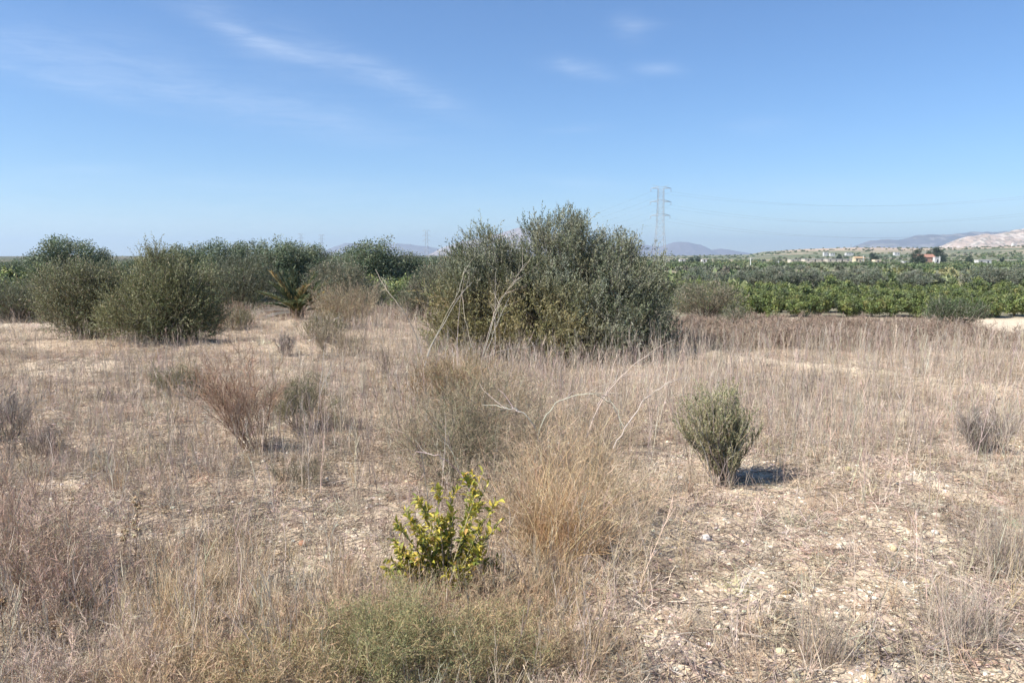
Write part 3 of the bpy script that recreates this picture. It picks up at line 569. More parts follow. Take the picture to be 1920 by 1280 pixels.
ds('orange_tuft', 'reddish brown stiff stems leaning left out of the orange-tan clump', 1010, 1010, 150, 310, cat='grass clump', kind='tuft', n=160, spread=.3, cols=RUST, base=.05, w=.004, droop=.02, lean=(-.35, 0))
ds('green_tuft', 'dull green grass tuft right behind the orange-tan clump', 1140, 960, 110, 311, cat='grass clump', kind='tuft', n=420, spread=.42, cols=[(.27, .27, .14), (.36, .33, .20), (.44, .37, .23)], base=.09, w=.003)
ds('straw_tuft', 'collapsed pale straw clump lying in front of the orange-tan clump', 1030, 1130, 120, 312, cat='grass clump', kind='tuft', n=420, spread=.95, cols=[(.55, .41, .25), (.50, .36, .21), (.42, .28, .16)], base=.16, w=.0028, droop=-.06)
ds('grey_tuft', 'round grey straw tuft at the bottom right beside the fallen branch', 1545, 1240, 150, 313, cat='grass clump', kind='tuft', n=380, spread=.5, cols=GREY + STRAW, base=.1, w=.0022)
ds('grey_tuft', 'pale fine straw tuft near the right photo edge, lower one', 1800, 1190, 170, 314, cat='grass clump', kind='tuft', n=520, spread=.55, cols=[(.48, .40, .31), (.42, .35, .28), (.36, .30, .25)], base=.16, w=.0018)
ds('grey_tuft', 'dense grey-brown straw tuft at the right photo edge', 1890, 1060, 130, 315, cat='grass clump', kind='tuft', n=520, spread=.5, cols=GREY + STRAW, base=.16, w=.0022)
ds('rusty_tuft', 'small rusty red grass tuft lying flat on the stony ground', 1395, 1185, 45, 316, cat='grass clump', kind='tuft', n=160, spread=1.1, cols=[(.36, .24, .18), (.42, .30, .22)], base=.04, w=.0025)
ds('dry_shrub', 'dark grey upright twiggy bush on the right below the sandy bank', 1850, 850, 100, 317, spread=.35, n0=46, n1=10, n2=7, cols=GREY, tips=GREY, r0=.003, base_r=.12, lean=(-.15, 0))
ds('dry_shrub', 'small dark twiggy bush in the dry grass right of the big olive shrub', 1515, 750, 60, 318, spread=.3, n0=18, n1=6, n2=4, cols=[(.22, .18, .15)], tips=[(.25, .21, .17)], r0=.003)
ds('dry_shrub', 'narrow grey-brown bush standing at the terrace edge left of the broom', 534, 668, 46, 319, spread=.4, n0=26, n1=8, n2=6, cols=GREY, r0=.005, base_r=.08)
ds('dry_shrub', 'thin dark leafless weed rising left of the big olive shrub', 722, 702, 55, 320, spread=.35, n0=14, n1=6, n2=5, cols=[(.25, .20, .15)], r0=.004)
ds('dry_shrub', 'low dark brown bush with cast shadow at the left photo edge', 60, 860, 55, 321, spread=1.1, n0=50, n1=9, n2=7, cols=[(.22, .18, .15), (.30, .25, .2)], r0=.003, base_r=.25)
ds('dry_shrub', 'flattened grey-brown bush on the bare ground at the left', 215, 752, 30, 322, spread=1.2, n0=50, n1=9, n2=6, cols=[(.30, .24, .19), (.24, .2, .16)], r0=.003, base_r=.25)
ds('dry_shrub', 'brown twiggy bush cut by the left photo edge below the terrace', 5, 825, 110, 323, spread=.45, n0=40, n1=9, n2=6, cols=GREY, r0=.003, base_r=.15)
ds('dry_shrub', 'pinkish brown shrub in the left foreground corner', 70, 1120, 190, 324, spread=.6, n0=44, n1=9, wig=.28, n2=7, cols=[(.42, .30, .23), (.50, .38, .29)], tips=[(.54, .40, .31), (.44, .33, .25)], r0=.0024, base_r=.16, leaf=1, leafcols=[(.25, .26, .13), (.4, .3, .2)], ll=.01)
ds('dry_shrub', 'pinkish brown shrub along the bottom edge, left foreground', 170, 1300, 150, 325, spread=.75, n0=60, n1=10, wig=.28, n2=7, cols=[(.52, .40, .31), (.60, .47, .36)], r0=.002, base_r=.2)
ds('dry_shrub', 'orange-brown twiggy bush along the bottom edge below the bare patch', 350, 1310, 150, 326, spread=.8, n0=60, n1=10, wig=.28, n2=7, cols=[(.62, .47, .30), (.54, .40, .26)], r0=.002, base_r=.2)
ds('dry_shrub', 'dull olive bush with dry twigs just left of the greyish citrus surroundings', 560, 905, 60, 327, spread=.6, n0=40, n1=8, n2=6, cols=[(.30, .25, .18), (.24, .22, .14)], r0=.002, base_r=.14)
ds('straw_tuft', 'orange straw tuft in front of the left citrus leaves', 690, 1200, 150, 328, cat='grass clump', kind='tuft', n=240, spread=.55, cols=ORANGE + STRAW, base=.14, w=.0022)
ds('straw_tuft', 'thin tan straw standing between citrus sapling and bottom edge', 830, 1230, 140, 329, cat='grass clump', kind='tuft', n=240, spread=.5, cols=ORANGE + STRAW, base=.16, w=.002)
ds('dry_shrub', 'tangle of tan twigs between the orange-tan clump and the bottom edge', 1090, 1260, 130, 330, spread=.9, n0=50, n1=9, wig=.28, n2=7, cols=[(.44, .33, .21), (.36, .27, .18)], r0=.002, base_r=.2)
ds('dry_shrub', 'pale twiggy shrub right of the terrace edge behind the reddish shrub', 640, 560 + 110, 60, 331, spread=.7, n0=40, n1=9, n2=6, cols=[(.36, .29, .2), (.3, .25, .17)], r0=.004, base_r=.3)
ds('dry_shrub', 'tan twiggy brush standing directly right of the palm', 650, 612, 85, 332, spread=.6, n0=60, n1=9, n2=8, cols=[(.36, .29, .2), (.42, .33, .23)], r0=.006, base_r=.6, leaf=1, leafcols=[(.25, .23, .13)], ll=.04, lw=.01)
ds('dry_shrub', 'brown dead brush directly left of the palm and its grey fronds', 425, 618, 50, 333, spread=.6, n0=50, n1=9, n2=7, cols=[(.34, .24, .16), (.40, .29, .2)], r0=.006, base_r=.4)


TAN = [(.46, .36, .25), (.40, .31, .22), (.52, .42, .30)]; TN2 = [(.38, .30, .22), (.32, .26, .19)]
ds('wispy_bush', 'wide wispy tan bush with airy twigs behind the orange-tan clump', 1085, 985, 250, 340, spread=.6, n0=50, n1=10, n2=8, wig=.26, cols=TAN, tips=[(.50, .38, .25), (.46, .33, .20)], r0=.0022, base_r=.18, ang=.6)
ds('wispy_bush', 'wispy brown bush between the grey-green shrub and the orange-tan clump', 965, 880, 190, 341, spread=.6, n0=46, n1=10, n2=8, wig=.28, cols=TN2, tips=TAN, r0=.0022, base_r=.2, ang=.6, leaf=1, leafcols=[(.24, .23, .13)], ll=.012)
ds('wispy_bush', 'airy tan bush with orange twig ends in front of the dead forked stalks', 905, 800, 130, 342, spread=.75, n0=46, n1=10, n2=8, wig=.28, cols=[(.40, .29, .19)], tips=[(.46, .33, .21), (.36, .30, .2)], r0=.0026, base_r=.3, ang=.6, leaf=1, leafcols=[(.26, .24, .12)], ll=.014)
ds('wispy_bush', 'low tangled tan bush left of the grey-green shrub', 790, 850, 110, 343, spread=.8, n0=40, n1=9, n2=8, wig=.3, cols=TN2, tips=TAN, r0=.0022, base_r=.25, ang=.6)
ds('wispy_bush', 'tangled grey-tan bush right of the dead stalk tangle, above the orange-tan clump', 1120, 850, 140, 344, spread=.75, n0=44, n1=9, n2=8, wig=.28, cols=TN2 + TAN, tips=TAN, r0=.0022, base_r=.25, ang=.6)
ds('wispy_bush', 'wispy tan brush touching the lower left flank of the big olive shrub', 830, 715, 60, 345, spread=.8, n0=40, n1=9, n2=8, wig=.28, cols=[(.42, .31, .2)], tips=[(.5, .37, .24)], r0=.003, base_r=.4, ang=.6)
ds('wispy_bush', 'wispy orange-tan straw bush at the right of the bottom green shrubs', 1010, 1215, 130, 346, spread=.8, n0=44, n1=9, n2=7, wig=.28, cols=[(.52, .38, .24)], tips=[(.56, .41, .26)], r0=.0018, base_r=.2, ang=.6)
ds('wispy_bush', 'wispy tan bush left of the citrus sapling above the bottom shrubs', 600, 1185, 120, 347, spread=.8, n0=44, n1=9, n2=7, wig=.28, cols=[(.60, .46, .31)], tips=[(.66, .50, .34)], r0=.0018, base_r=.2, ang=.6)
ds('wispy_bush', 'brown wispy bush in the left foreground right of the tallest seed weed', 380, 1150, 110, 348, spread=.8, n0=44, n1=9, n2=7, wig=.28, cols=[(.56, .43, .31)], tips=[(.62, .48, .34)], r0=.0018, base_r=.2, ang=.6)

ds('wispy_bush', 'reddish brown bush of thin upright stems at the left photo edge, foreground', 30, 1075, 210, 350, spread=.5, n0=38, n1=9, n2=7, wig=.2, cols=[(.38, .25, .18), (.46, .32, .24)], tips=[(.52, .37, .28), (.42, .31, .23)], r0=.0022, base_r=.2, ang=.5)
ds('wispy_bush', 'reddish brown bush right of the left-edge one, below the leaning seed weed', 125, 1150, 150, 351, spread=.6, n0=34, n1=9, n2=7, wig=.22, cols=[(.42, .29, .21), (.48, .35, .26)], tips=[(.54, .39, .30)], r0=.0022, base_r=.2, ang=.5)
ds('wispy_bush', 'tan twigs crowding the right foot of the citrus sapling', 925, 1150, 130, 352, spread=.7, n0=40, n1=9, n2=7, wig=.26, cols=TAN, tips=[(.58, .43, .28)], r0=.0018, base_r=.16, ang=.6)
ds('straw_tuft', 'dry stems standing before the lower leaves of the citrus sapling', 790, 1165, 150, 353, cat='grass clump', kind='tuft', n=150, spread=.5, cols=ORANGE + STRAW, base=.2, w=.002, wig=.15)
ds('wispy_bush', 'loose tan twigs spilling out of the orange-tan clump to the right', 1150, 1045, 190, 354, spread=.75, n0=44, n1=9, n2=8, wig=.28, cols=TAN, tips=[(.58, .46, .32)], r0=.002, base_r=.22, ang=.6)
ds('wispy_bush', 'loose grey-tan twigs spilling out of the orange-tan clump to the left', 960, 1000, 170, 355, spread=.65, n0=40, n1=9, n2=8, wig=.28, cols=TAN + TN2, tips=[(.50, .39, .27)], r0=.002, base_r=.2, ang=.6)

# brown brush band on the right, edge of the terrace: individual bushes, four shapes reused
def band():
    R = np.random.default_rng(402); protos = []
    for k in range(4):
        o = bpy.data.objects.new('scrub_bush', None); COL.objects.link(o)
        dry_shrub(o, 410 + k, .55, .85, n0=34, n1=8, n2=7, cols=[(.24, .175, .13), (.28, .215, .165), (.20, .155, .115)], tips=[(.32, .235, .175), (.26, .20, .15)], r0=.006, base_r=.25, wig=.2, K=4)
        protos.append(o)
    n = 0; first = [True] * 4
    where = ['behind the big olive shrub', 'near the big olive shrub', 'in the middle of the band', 'beside the low green bush', 'near the right photo edge']
    for i in range(84):
        px = 1262 + (i * 0.618034 % 1) * 720; row = i % 4; Y = [18.5, 16.8, 15.2, 13.6][row] * R.uniform(.94, 1.06); p = gy(px, Y)
        if 1825 < px and Y > 13.8:
            if i >= 4: continue
            px = 1500 + 60 * i; p = gy(px, Y)
        o = protos[i] if i < 4 else copy_tree(protos[i % 4])
        s = R.uniform(.55, 1.15) * (.9 if row == 0 else .85); o.location = p; o.scale = (s * 1.6, s * 1.6, s * .8); o.rotation_euler[2] = R.uniform(0, 6.28)
        z = min(4, int((px - 1262) / 145)); tag(o, 'brown leafless brush in the scrub band on the right, ' + where[z], 'dry bush', 'brown brush along the terrace edge')
    for i in range(22):
        px = R.uniform(-40, 780); Y = R.uniform(17, 27); p = gy(px, Y); o = copy_tree(protos[i % 4]); s = R.uniform(.6, 1.0); o.location = p; o.scale = (s * 1.3, s * 1.3, s * .8); o.rotation_euler[2] = R.uniform(0, 6.28)
        tag(o, 'low brown dead brush on the left behind the terrace edge', 'dry bush', 'dead brush behind the left terrace')
band()

# ------------------------------------------------------------------ tall dead stalks traced as curved stems
def stalk(label, px0, Y, stems, r=.006, col=(.54, .47, .39), group=None, cat='dead stalk', seed=0, twigs=4):
    """stems: lists of (px,py) from base up"""
    R = np.random.default_rng(500 + seed); b = gy(px0, Y); o = thing('dead_stalk', label, cat, b, group=group); g = Geo()
    for k, st in enumerate(stems):
        P = np.array([at(px, py, Y + R.uniform(-.03, .03) + .10 * j * R.uniform(-1, 1)) for j, (px, py) in enumerate(st)]) - b
        K = 4 * (len(P) - 1) + 1; t = np.linspace(0, len(P) - 1, K); Q = np.stack([np.interp(t, np.arange(len(P)), P[:, a]) for a in range(3)], -1)
        for _ in range(2): Q[1:-1] = (Q[:-2] + 2 * Q[1:-1] + Q[2:]) / 4
        Q[1:-1] += R.normal(size=(K - 2, 3)) * .004
        c = jit(R, col, 1, .08); tubes(g, Q[None], r * (1 if k == 0 else .75), r * .3, c, 6)
        if twigs:
            p, d, _, _ = spawn(R, Q[None], twigs, .35, 1, .6, .2); s = grow(R, p, d, R.uniform(.08, .28, len(p)), 5, .12, 0); tubes(g, s, r * .35, r * .12, jit(R, col, len(s)), 4)
    g.build('stems', M_DRY, o)
stalk('pale leaning stalk crossing the left side of the big olive shrub, forked at its tip', 798, 8.2, [[(780, 745), (800, 668), (835, 600), (865, 550), (886, 528)], [(800, 668), (830, 605), (862, 545), (872, 500)], [(857, 760), (858, 690), (860, 580), (870, 520)], [(885, 650), (872, 600), (868, 560)]], r=.0048, seed=1)
stalk('tall pale forked stalk standing before the middle of the big olive shrub', 900, 8.0, [[(895, 775), (903, 670), (920, 610), (935, 565), (960, 535), (980, 500)], [(905, 668), (925, 600), (945, 550), (974, 522)], [(924, 760), (928, 640), (929, 510)], [(910, 670), (930, 610), (955, 558)], [(905, 672), (945, 655), (990, 652)]], r=.0048, seed=2, twigs=9)
stalk('pale straight stalk bent at the top, between palm and big olive shrub', 790, 9.5, [[(800, 700), (780, 625), (755, 580), (725, 545), (704, 505)]], r=.007, seed=3, twigs=3)
stalk('dark thin curved stalk arching left, left of the big olive shrub', 740, 6.6, [[(748, 800), (738, 740), (725, 690), (700, 662), (660, 650), (636, 652)], [(735, 730), (722, 690), (718, 655)]], r=.004, col=(.24, .19, .15), seed=4)
stalk('long pale stalk arching up right toward the foot of the big olive shrub', 1110, 5.6, [[(1100, 820), (1130, 745), (1165, 705), (1205, 668), (1250, 655)], [(1120, 760), (1150, 715), (1200, 690)]], r=.005, seed=5)
stalk('pale arching stalk right of the orange-tan clump', 1150, 5.0, [[(1150, 840), (1180, 790), (1210, 745), (1250, 718), (1290, 706)], [(1165, 805), (1160, 770), (1140, 745), (1115, 736)]], r=.0048, seed=6)
stalk('bleached white twig curving left above the citrus sapling', 1010, 4.6, [[(1020, 900), (1012, 830), (1000, 790), (975, 770), (940, 762), (905, 758)], [(1005, 805), (985, 775), (960, 765)]], r=.0042, col=(.58, .54, .48), seed=7)
stalk('pale stalk arching flat over the orange-tan clump to the right', 1000, 4.8, [[(1000, 900), (1010, 800), (1040, 755), (1085, 738), (1120, 738), (1150, 760), (1170, 800)]], r=.0044, seed=8)
stalk('pale twig arching left over the grey-green shrub', 880, 4.5, [[(880, 920), (862, 885), (840, 862), (815, 852), (780, 846)], [(860, 880), (850, 850), (838, 830)]], r=.004, col=(.58, .5, .42), seed=9)
stalk('thin dark twig spreading left of the grey-green shrub', 800, 4.8, [[(800, 905), (790, 850), (760, 810), (720, 800), (680, 802)], [(795, 880), (760, 835), (735, 825)]], r=.0026, col=(.28, .22, .18), seed=10)
stalk('long dark twig leaning left beneath the reddish leafless shrub', 460, 6.3, [[(470, 850), (440, 800), (405, 765), (370, 740)], [(450, 855), (400, 820), (350, 795), (320, 770)]], r=.0045, col=(.24, .18, .14), seed=11)
stalk('short pale stick lying at the terrace edge in front of the left shrub pair', 250, 13.6, [[(282, 654), (262, 644), (243, 634), (222, 635)]], r=.010, seed=12, twigs=1, cat='stick')
stalk('long thin straw stalk slanting down right in front of the green broom', 1010, 3.3, [[(960, 1240), (1000, 1180), (1030, 1140), (1060, 1105)]], r=.0028, col=(.60, .48, .33), seed=13, twigs=1)
stalk('tan stalk fallen low along the bottom edge, right of centre', 900, 3.1, [[(880, 1285), (930, 1262), (975, 1250), (1010, 1245)]], r=.003, col=(.55, .42, .27), seed=14, twigs=1)
stalk('thin straight straw stalk rising beside the grass left of the white stone', 1290, 3.9, [[(1292, 1235), (1290, 1160), (1291, 1080)]], r=.0018, col=(.6, .52, .4), seed=15, twigs=1)
stalk('upright grey stalk between the reddish shrub and the big olive shrub', 600, 6.6, [[(592, 850), (596, 790), (600, 720), (610, 640)], [(600, 740), (615, 700), (630, 668)]], r=.003, col=(.46, .4, .33), seed=16)
for k, (px, y0, y1, lean, Y) in enumerate([(606, 900, 690, 6, 5.6), (160, 820, 640, -4, 8), (1200, 1010, 800, 20, 4.6), (300, 1200, 980, 10, 3.5), (640, 1180, 1010, -14, 3.6), (1480, 1160, 950, 8, 4.0), (1270, 1100, 900, -10, 4.2), (1060, 830, 650, 14, 6.2), (1330, 800, 640, -16, 7.6)]):
    desc = ['left of the grey-green shrub', 'left of the shrub pair', 'right of the orange-tan clump', 'in the left foreground', 'just left of the citrus sapling', 'on the stony ground at right', 'left of the small green shrub', 'above the orange-tan clump', 'by the foot of the big olive shrub'][k]
    stalk('thin tan weed stalk standing upright ' + desc, px, Y, [[(px, y0), (px + lean * .4, (y0 + y1) / 2), (px + lean, y1)]], r=.0022, col=(.5, .42, .32), seed=30 + k, twigs=7, group='thin upright weed stalks')

# seed-head stalks, left foreground
def seed_stalk(label, px, py, hpx, seed, lean=0., n=26):
    R = np.random.default_rng(600 + seed); b = gp(px, py); h = hpx / F_PX * b[1]; o = thing('seed_stalk', label, 'weed', b, group='dead weeds with beige seed heads')
    s = grow(R, np.array([[0, 0, -.02]]), np.array([[lean, 0, 1.]]), h, 9, .05, .05); g = Geo(); tubes(g, s, .0028, .0014, (.25, .17, .12), 5)
    p, d, _, _ = spawn(R, s, 12, .3, 1, .5, .2); q = grow(R, p, d, R.uniform(.02, .06, 12), 3, .1, .1); tubes(g, q, .0012, .0008, (.3, .21, .15), 4); g.build('stem', M_DRY, o)
    t = R.uniform(.55, 1, n) ** .8; lp, lt = along(np.repeat(s, n, 0), t); rd = rdir(R, n); lp = lp + rd * .012 + 0; g = Geo()
    # papery curled bracts: folded six-leaf whorls
    for k in range(7):
        leaves(g, R, lp + rdir(R, n) * .003, rd + rdir(R, n) * .8 + np.array([[0, 0, .3]]), R.uniform(.012, .022, n), R.uniform(.007, .011, n), jit(R, [(.55, .42, .28), (.42, .30, .19), (.62, .50, .35)], n, .12), fold=.35)
    g.build('seed_head', M_DRY, o)
seed_stalk('tall dead weed topped by a dense beige seed head, left foreground', 252, 1120, 215, 1)
seed_stalk('dead weed with small beige head just left of the tallest seed weed', 232, 1070, 95, 2, n=16)
seed_stalk('dead weed with beige seed head near the left edge, leaning left', 50, 1130, 95, 3, lean=-.12, n=18)
seed_stalk('short dead weed with pale papery pods in front of the seed weeds', 145, 1170, 60, 4, n=22)
seed_stalk('dead weed with pale pods at the very left photo edge', 6, 1190, 110, 5, n=20)
seed_stalk('short papery dead weed at the bottom left', 115, 1225, 70, 6, lean=.1, n=20)
seed_stalk('dead weed with brown head leaning right, behind the left corner shrub', 128, 1010, 85, 7, lean=.2, n=12)

# ------------------------------------------------------------------ stones and fallen wood
def rock(name, label, px, py, wpx, col, seed, flat=.6, group=None):
    import bmesh
    b = gp(px, py); r = wpx / F_PX * b[1] / 2; R = np.random.default_rng(seed); bm = bmesh.new(); bmesh.ops.create_icosphere(bm, subdivisions=3, radius=1)
    v = np.array([q.co[:] for q in bm.verts]); pl = rdir(R, 11); lim = R.uniform(.62, .9, 11)
    for n_, l_ in zip(pl, lim):
        d = v @ n_; ex = np.maximum(d - l_, 0)[:, None]; v = v - n_ * ex * .92
    v = v * (1 + (fbm(v[:, 0] * 4 + seed, v[:, 1] * 4 + v[:, 2] * 3, 3, seed)[:, None] - .5) * .12)
    v = v * np.array([r, r * R.uniform(.7, 1.1), r * flat]); f = [[q.index for q in p.verts] for p in bm.faces]; bm.free()
    g = Geo(); g.add(v, f, jit(R, col, 1, .02, .01)[0]); o = g.build(name, M_STONE); o.location = (b[0], b[1], b[2] + r * flat * .45); o.rotation_euler[2] = R.uniform(0, 6)
    return tag(o, label, 'stone', group)
ST = [(1322, 1012, 22, (.66, .63, .56), 'chalk white stone standing out on stony ground, right of the orange-tan clump', .8),
      (1752, 1000, 18, (.60, .57, .50), 'pale white stone on the stony ground in the right half', .6), (1755, 968, 18, (.52, .44, .34), 'cream stone just behind the pale white one at right', .6),
      (1676, 1030, 20, (.56, .46, .28), 'yellowish stone left of the pale white stone', .6), (1575, 1028, 14, (.60, .54, .46), 'small pale stone in the middle of the stony ground', .7), (1640, 1037, 12, (.6, .53, .44), 'tiny cream stone beside the yellowish stone', .6),
      (1322, 1178, 26, (.60, .48, .32), 'flat cream stone near the rusty grass tuft', .4), (1474, 1112, 16, (.40, .28, .14), 'orange-brown stone above the grey straw tuft', .6), (1735, 1090, 20, (.58, .48, .30), 'yellow-cream stone right of the grey straw tuft', .5),
      (1376, 1052, 14, (.16, .12, .10), 'dark brown stone below the chalk white stone', .7), (568, 1021, 22, (.30, .15, .09), 'rust brown stone on the bare patch left of the citrus sapling', .55), (690, 1046, 14, (.55, .46, .33), 'cream stone on the bare patch near the citrus leaves', .6),
      (908, 1143, 14, (.58, .46, .34), 'cream stone peeping out below the citrus sapling', .7), (1275, 745, 16, (.60, .52, .42), 'pale stone in the grass left of the small green shrub', .6), (1292, 672, 16, (.62, .54, .42), 'pale stone on the sandy bank by the big olive shrub', .6),
      (1276, 898, 14, (.6, .55, .5), 'whitish stone in the tan grass left of the small green shrub', .7), (1330, 934, 12, (.55, .44, .33), 'tan stone in front of the small green shrub', .6), (1440, 1140, 20, (.56, .46, .34), 'flat tan stone left of the orange-brown one', .4),
      (1590, 880, 14, (.56, .50, .25), 'yellow stone in the dry grass behind the stony ground', .6), (1118, 1226, 26, (.60, .52, .42), 'pale flat stone near the bottom edge right of the green shrubs', .4), (1680, 1250, 26, (.60, .52, .40), 'pale stone by the fallen branch at the bottom edge', .45),
      (1250, 1150, 16, (.36, .26, .18), 'brown stone near the thin straw stalk', .6), (1800, 1015, 14, (.58, .5, .4), 'cream stone at right below the grey-brown straw tuft', .6), (1560, 1175, 12, (.5, .42, .32), 'tan pebble half hidden by the grey straw tuft', .6)]
for k, (px, py, w, c, lab, fl) in enumerate(ST): rock('stone', lab, px, py, w, c, 700 + k, fl, 'stones lying on the dry ground')

def fallen(label, pts, r, col, seed, twigs=5):
    R = np.random.default_rng(seed); G = [gp(px, py) for px, py in pts]; b = G[0].copy(); P = np.array(G) - b; P[:, 2] += r * .8 + R.uniform(0, .025, len(P))
    K = 5 * (len(P) - 1) + 1; t = np.linspace(0, len(P) - 1, K); Q = np.stack([np.interp(t, np.arange(len(P)), P[:, a]) for a in range(3)], -1)
    Q[1:-1] = (Q[:-2] + 2 * Q[1:-1] + Q[2:]) / 4; Q += R.normal(size=Q.shape) * .004
    o = thing('fallen_branch', label, 'branch', b, group='dead branches on the ground'); g = Geo(); tubes(g, Q[None], r, r * .4, jit(R, col, 1), 7); g.build('limb', M_BARK, o)
    if twigs:
        p, d, _, _ = spawn(R, Q[None], twigs, .2, 1, .8, .1); s = grow(R, p, d * np.array([[1, 1, .4]]), R.uniform(.06, .16, len(p)), 5, .2, -.02); s[..., 2] = np.maximum(s[..., 2], .0); g = Geo(); tubes(g, s, r * .35, r * .15, jit(R, col, len(s)), 5); g.build('twig', M_BARK, o)
DW = (.17, .125, .10); LW = (.42, .34, .26)
fallen('dark crooked dead branch lying on pale sand in the bottom right corner', [(1650, 1235), (1720, 1232), (1790, 1236), (1830, 1222), (1900, 1216)], .006, DW, 1)
fallen('dark twig lying parallel to the crooked branch, bottom right corner', [(1780, 1212), (1850, 1208), (1925, 1212)], .004, DW, 2, 3)
fallen('short upright bent stub of dark wood left of the crooked branch', [(1640, 1262), (1650, 1238), (1648, 1222)], .006, DW, 3, 1)
fallen('pale rotting branch on the ground left of the grey straw tuft', [(1355, 1175), (1385, 1195), (1430, 1205)], .009, LW, 4, 2)
fallen('second pale rotting branch, ending at the grey straw tuft', [(1430, 1160), (1465, 1172), (1490, 1182)], .009, LW, 5, 2)
fallen('dark brown twig pile piece at the bottom edge right of centre', [(1260, 1235), (1300, 1255), (1335, 1272)], .006, DW, 6, 5)
fallen('curved dark twig on the stony ground above the grey straw tuft', [(1335, 1055), (1365, 1068), (1400, 1080)], .005, DW, 7, 1)
fallen('slim dark twig lying on stony ground right of the chalk white stone', [(1455, 1015), (1485, 1022), (1510, 1018)], .004, DW, 8, 1)
fallen('slim dark twig lying near the yellow-cream stone', [(1660, 1080), (1700, 1074), (1745, 1078)], .004, DW, 9, 2)
fallen('bleached twig lying across the left foreground', [(165, 1140), (200, 1136), (232, 1132)], .004, (.5, .43, .35), 10, 2)
fallen('small charred stump stick right of the left foreground tan grass', [(512, 1100), (514, 1085)], .012, (.10, .09, .09), 11, 0)
fallen('thin bleached branch crossing the bottom edge toward the right corner', [(1560, 1262), (1500, 1268), (1430, 1274)], .006, LW, 12, 4)

# ------------------------------------------------------------------ uncountable ground cover
def tmpl(fn, *a, **k):
    g = Geo(); fn(g, *a, **k); return g.arrays()
def t_stalk(g, seed, h=.4, side=7, r=.0014):
    R = np.random.default_rng(seed); s = grow(R, np.zeros((1, 3)) - [[0, 0, .02]], np.array([[R.normal() * .06, R.normal() * .06, 1]]), h, 6, .05, .05); c = np.array([1, 1, 1.])
    ribbons(g, R, s, r * 2, r * 1.2, c); ribbons(g, np.random.default_rng(seed + 5), s, r * 2, r * 1.2, c * .95)
    if side:
        p, d, _, _ = spawn(R, s, side, .35, 1, .42, .25); q = grow(R, p, d, h * R.uniform(.1, .3, side), 3, .08, .1); ribbons(g, R, q, r * 1.5, r * .8, jit(R, c * .95, side, .1, .02))
def t_clump(g, seed, h=.3, n=9, r=.0013):
    R = np.random.default_rng(seed); a = R.uniform(0, 6.28, n); e = np.abs(R.normal(size=n)) * .28; s = grow(R, np.c_[R.normal(size=(n, 2)) * .015, np.full(n, -.02)], np.c_[np.cos(a) * np.sin(e), np.sin(a) * np.sin(e), np.cos(e)], h * R.uniform(.4, 1.1, n), 4, .09, .0)
    ribbons(g, R, s, r * 2, r, jit(R, (1, 1, 1), n, .12, .02)); p, d, _, _ = spawn(R, s, 3, .3, 1, .5, .1); q = grow(R, p, d, h * R.uniform(.08, .3, len(p)), 3, .1, 0); ribbons(g, R, q, r * 1.4, r * .8, jit(R, (.95, .95, .95), len(q), .12, .02))
def t_mat(g, seed, h=.09, n=26, r=.0013):
    R = np.random.default_rng(seed); a = R.uniform(0, 6.28, n); e = R.uniform(.5, 1.45, n); s = grow(R, np.c_[R.normal(size=(n, 2)) * .035, np.full(n, .0)], np.c_[np.cos(a) * np.sin(e), np.sin(a) * np.sin(e), np.cos(e)], h * R.uniform(.5, 1.4, n), 4, .25, -.08); s[..., 2] = np.maximum(s[..., 2], .003)
    ribbons(g, R, s, r * 2, r, jit(R, (1, 1, 1), n, .18, .03))
def t_twigs(g, seed, n=14):
    R = np.random.default_rng(seed); a = R.uniform(0, 6.28, n); P = np.c_[R.normal(size=(n, 2)) * .10, R.uniform(.003, .015, n)]; s = grow(R, P, np.c_[np.cos(a), np.sin(a), R.normal(size=n) * .1], R.uniform(.02, .14, n), 3, .15, 0); s[..., 2] = np.clip(s[..., 2], .002, .03)
    ribbons(g, R, s, .0035, .002, jit(R, (1, 1, 1), n, .3, .04)); ribbons(g, R, s + [[[0, 0, .0012]]], .0035, .002, jit(R, (1, 1, 1), n, .3, .04))
def t_stone(g, seed):
    import bmesh
    R = np.random.default_rng(seed); bm = bmesh.new(); bmesh.ops.create_icosphere(bm, subdivisions=1, radius=1); v = np.array([q.co[:] for q in bm.verts]); f = [[q.index for q in p.verts] for p in bm.faces]; bm.free()
    v = v * R.uniform(.7, 1.15, (len(v), 1)) * R.uniform(.6, 1.1, 3) * [1, 1, .6]; g.add(v, f, np.array([1, 1, 1.]))
def scatter(R, n, y0, y1, power=1.0, margin=1.12, xr=(-1.25, 1.25)):
    """more or less even over the visible wedge of ground, thinning with distance"""
    u = R.uniform(0, 1, n); e = 2 - power; Y = (y0 ** e + u * (y1 ** e - y0 ** e)) ** (1 / e) if abs(e) > 1e-6 else y0 * (y1 / y0) ** u
    X = R.uniform(xr[0], xr[1], n) * (Y * .662 * margin / 1.25 + 1.5); return X, Y
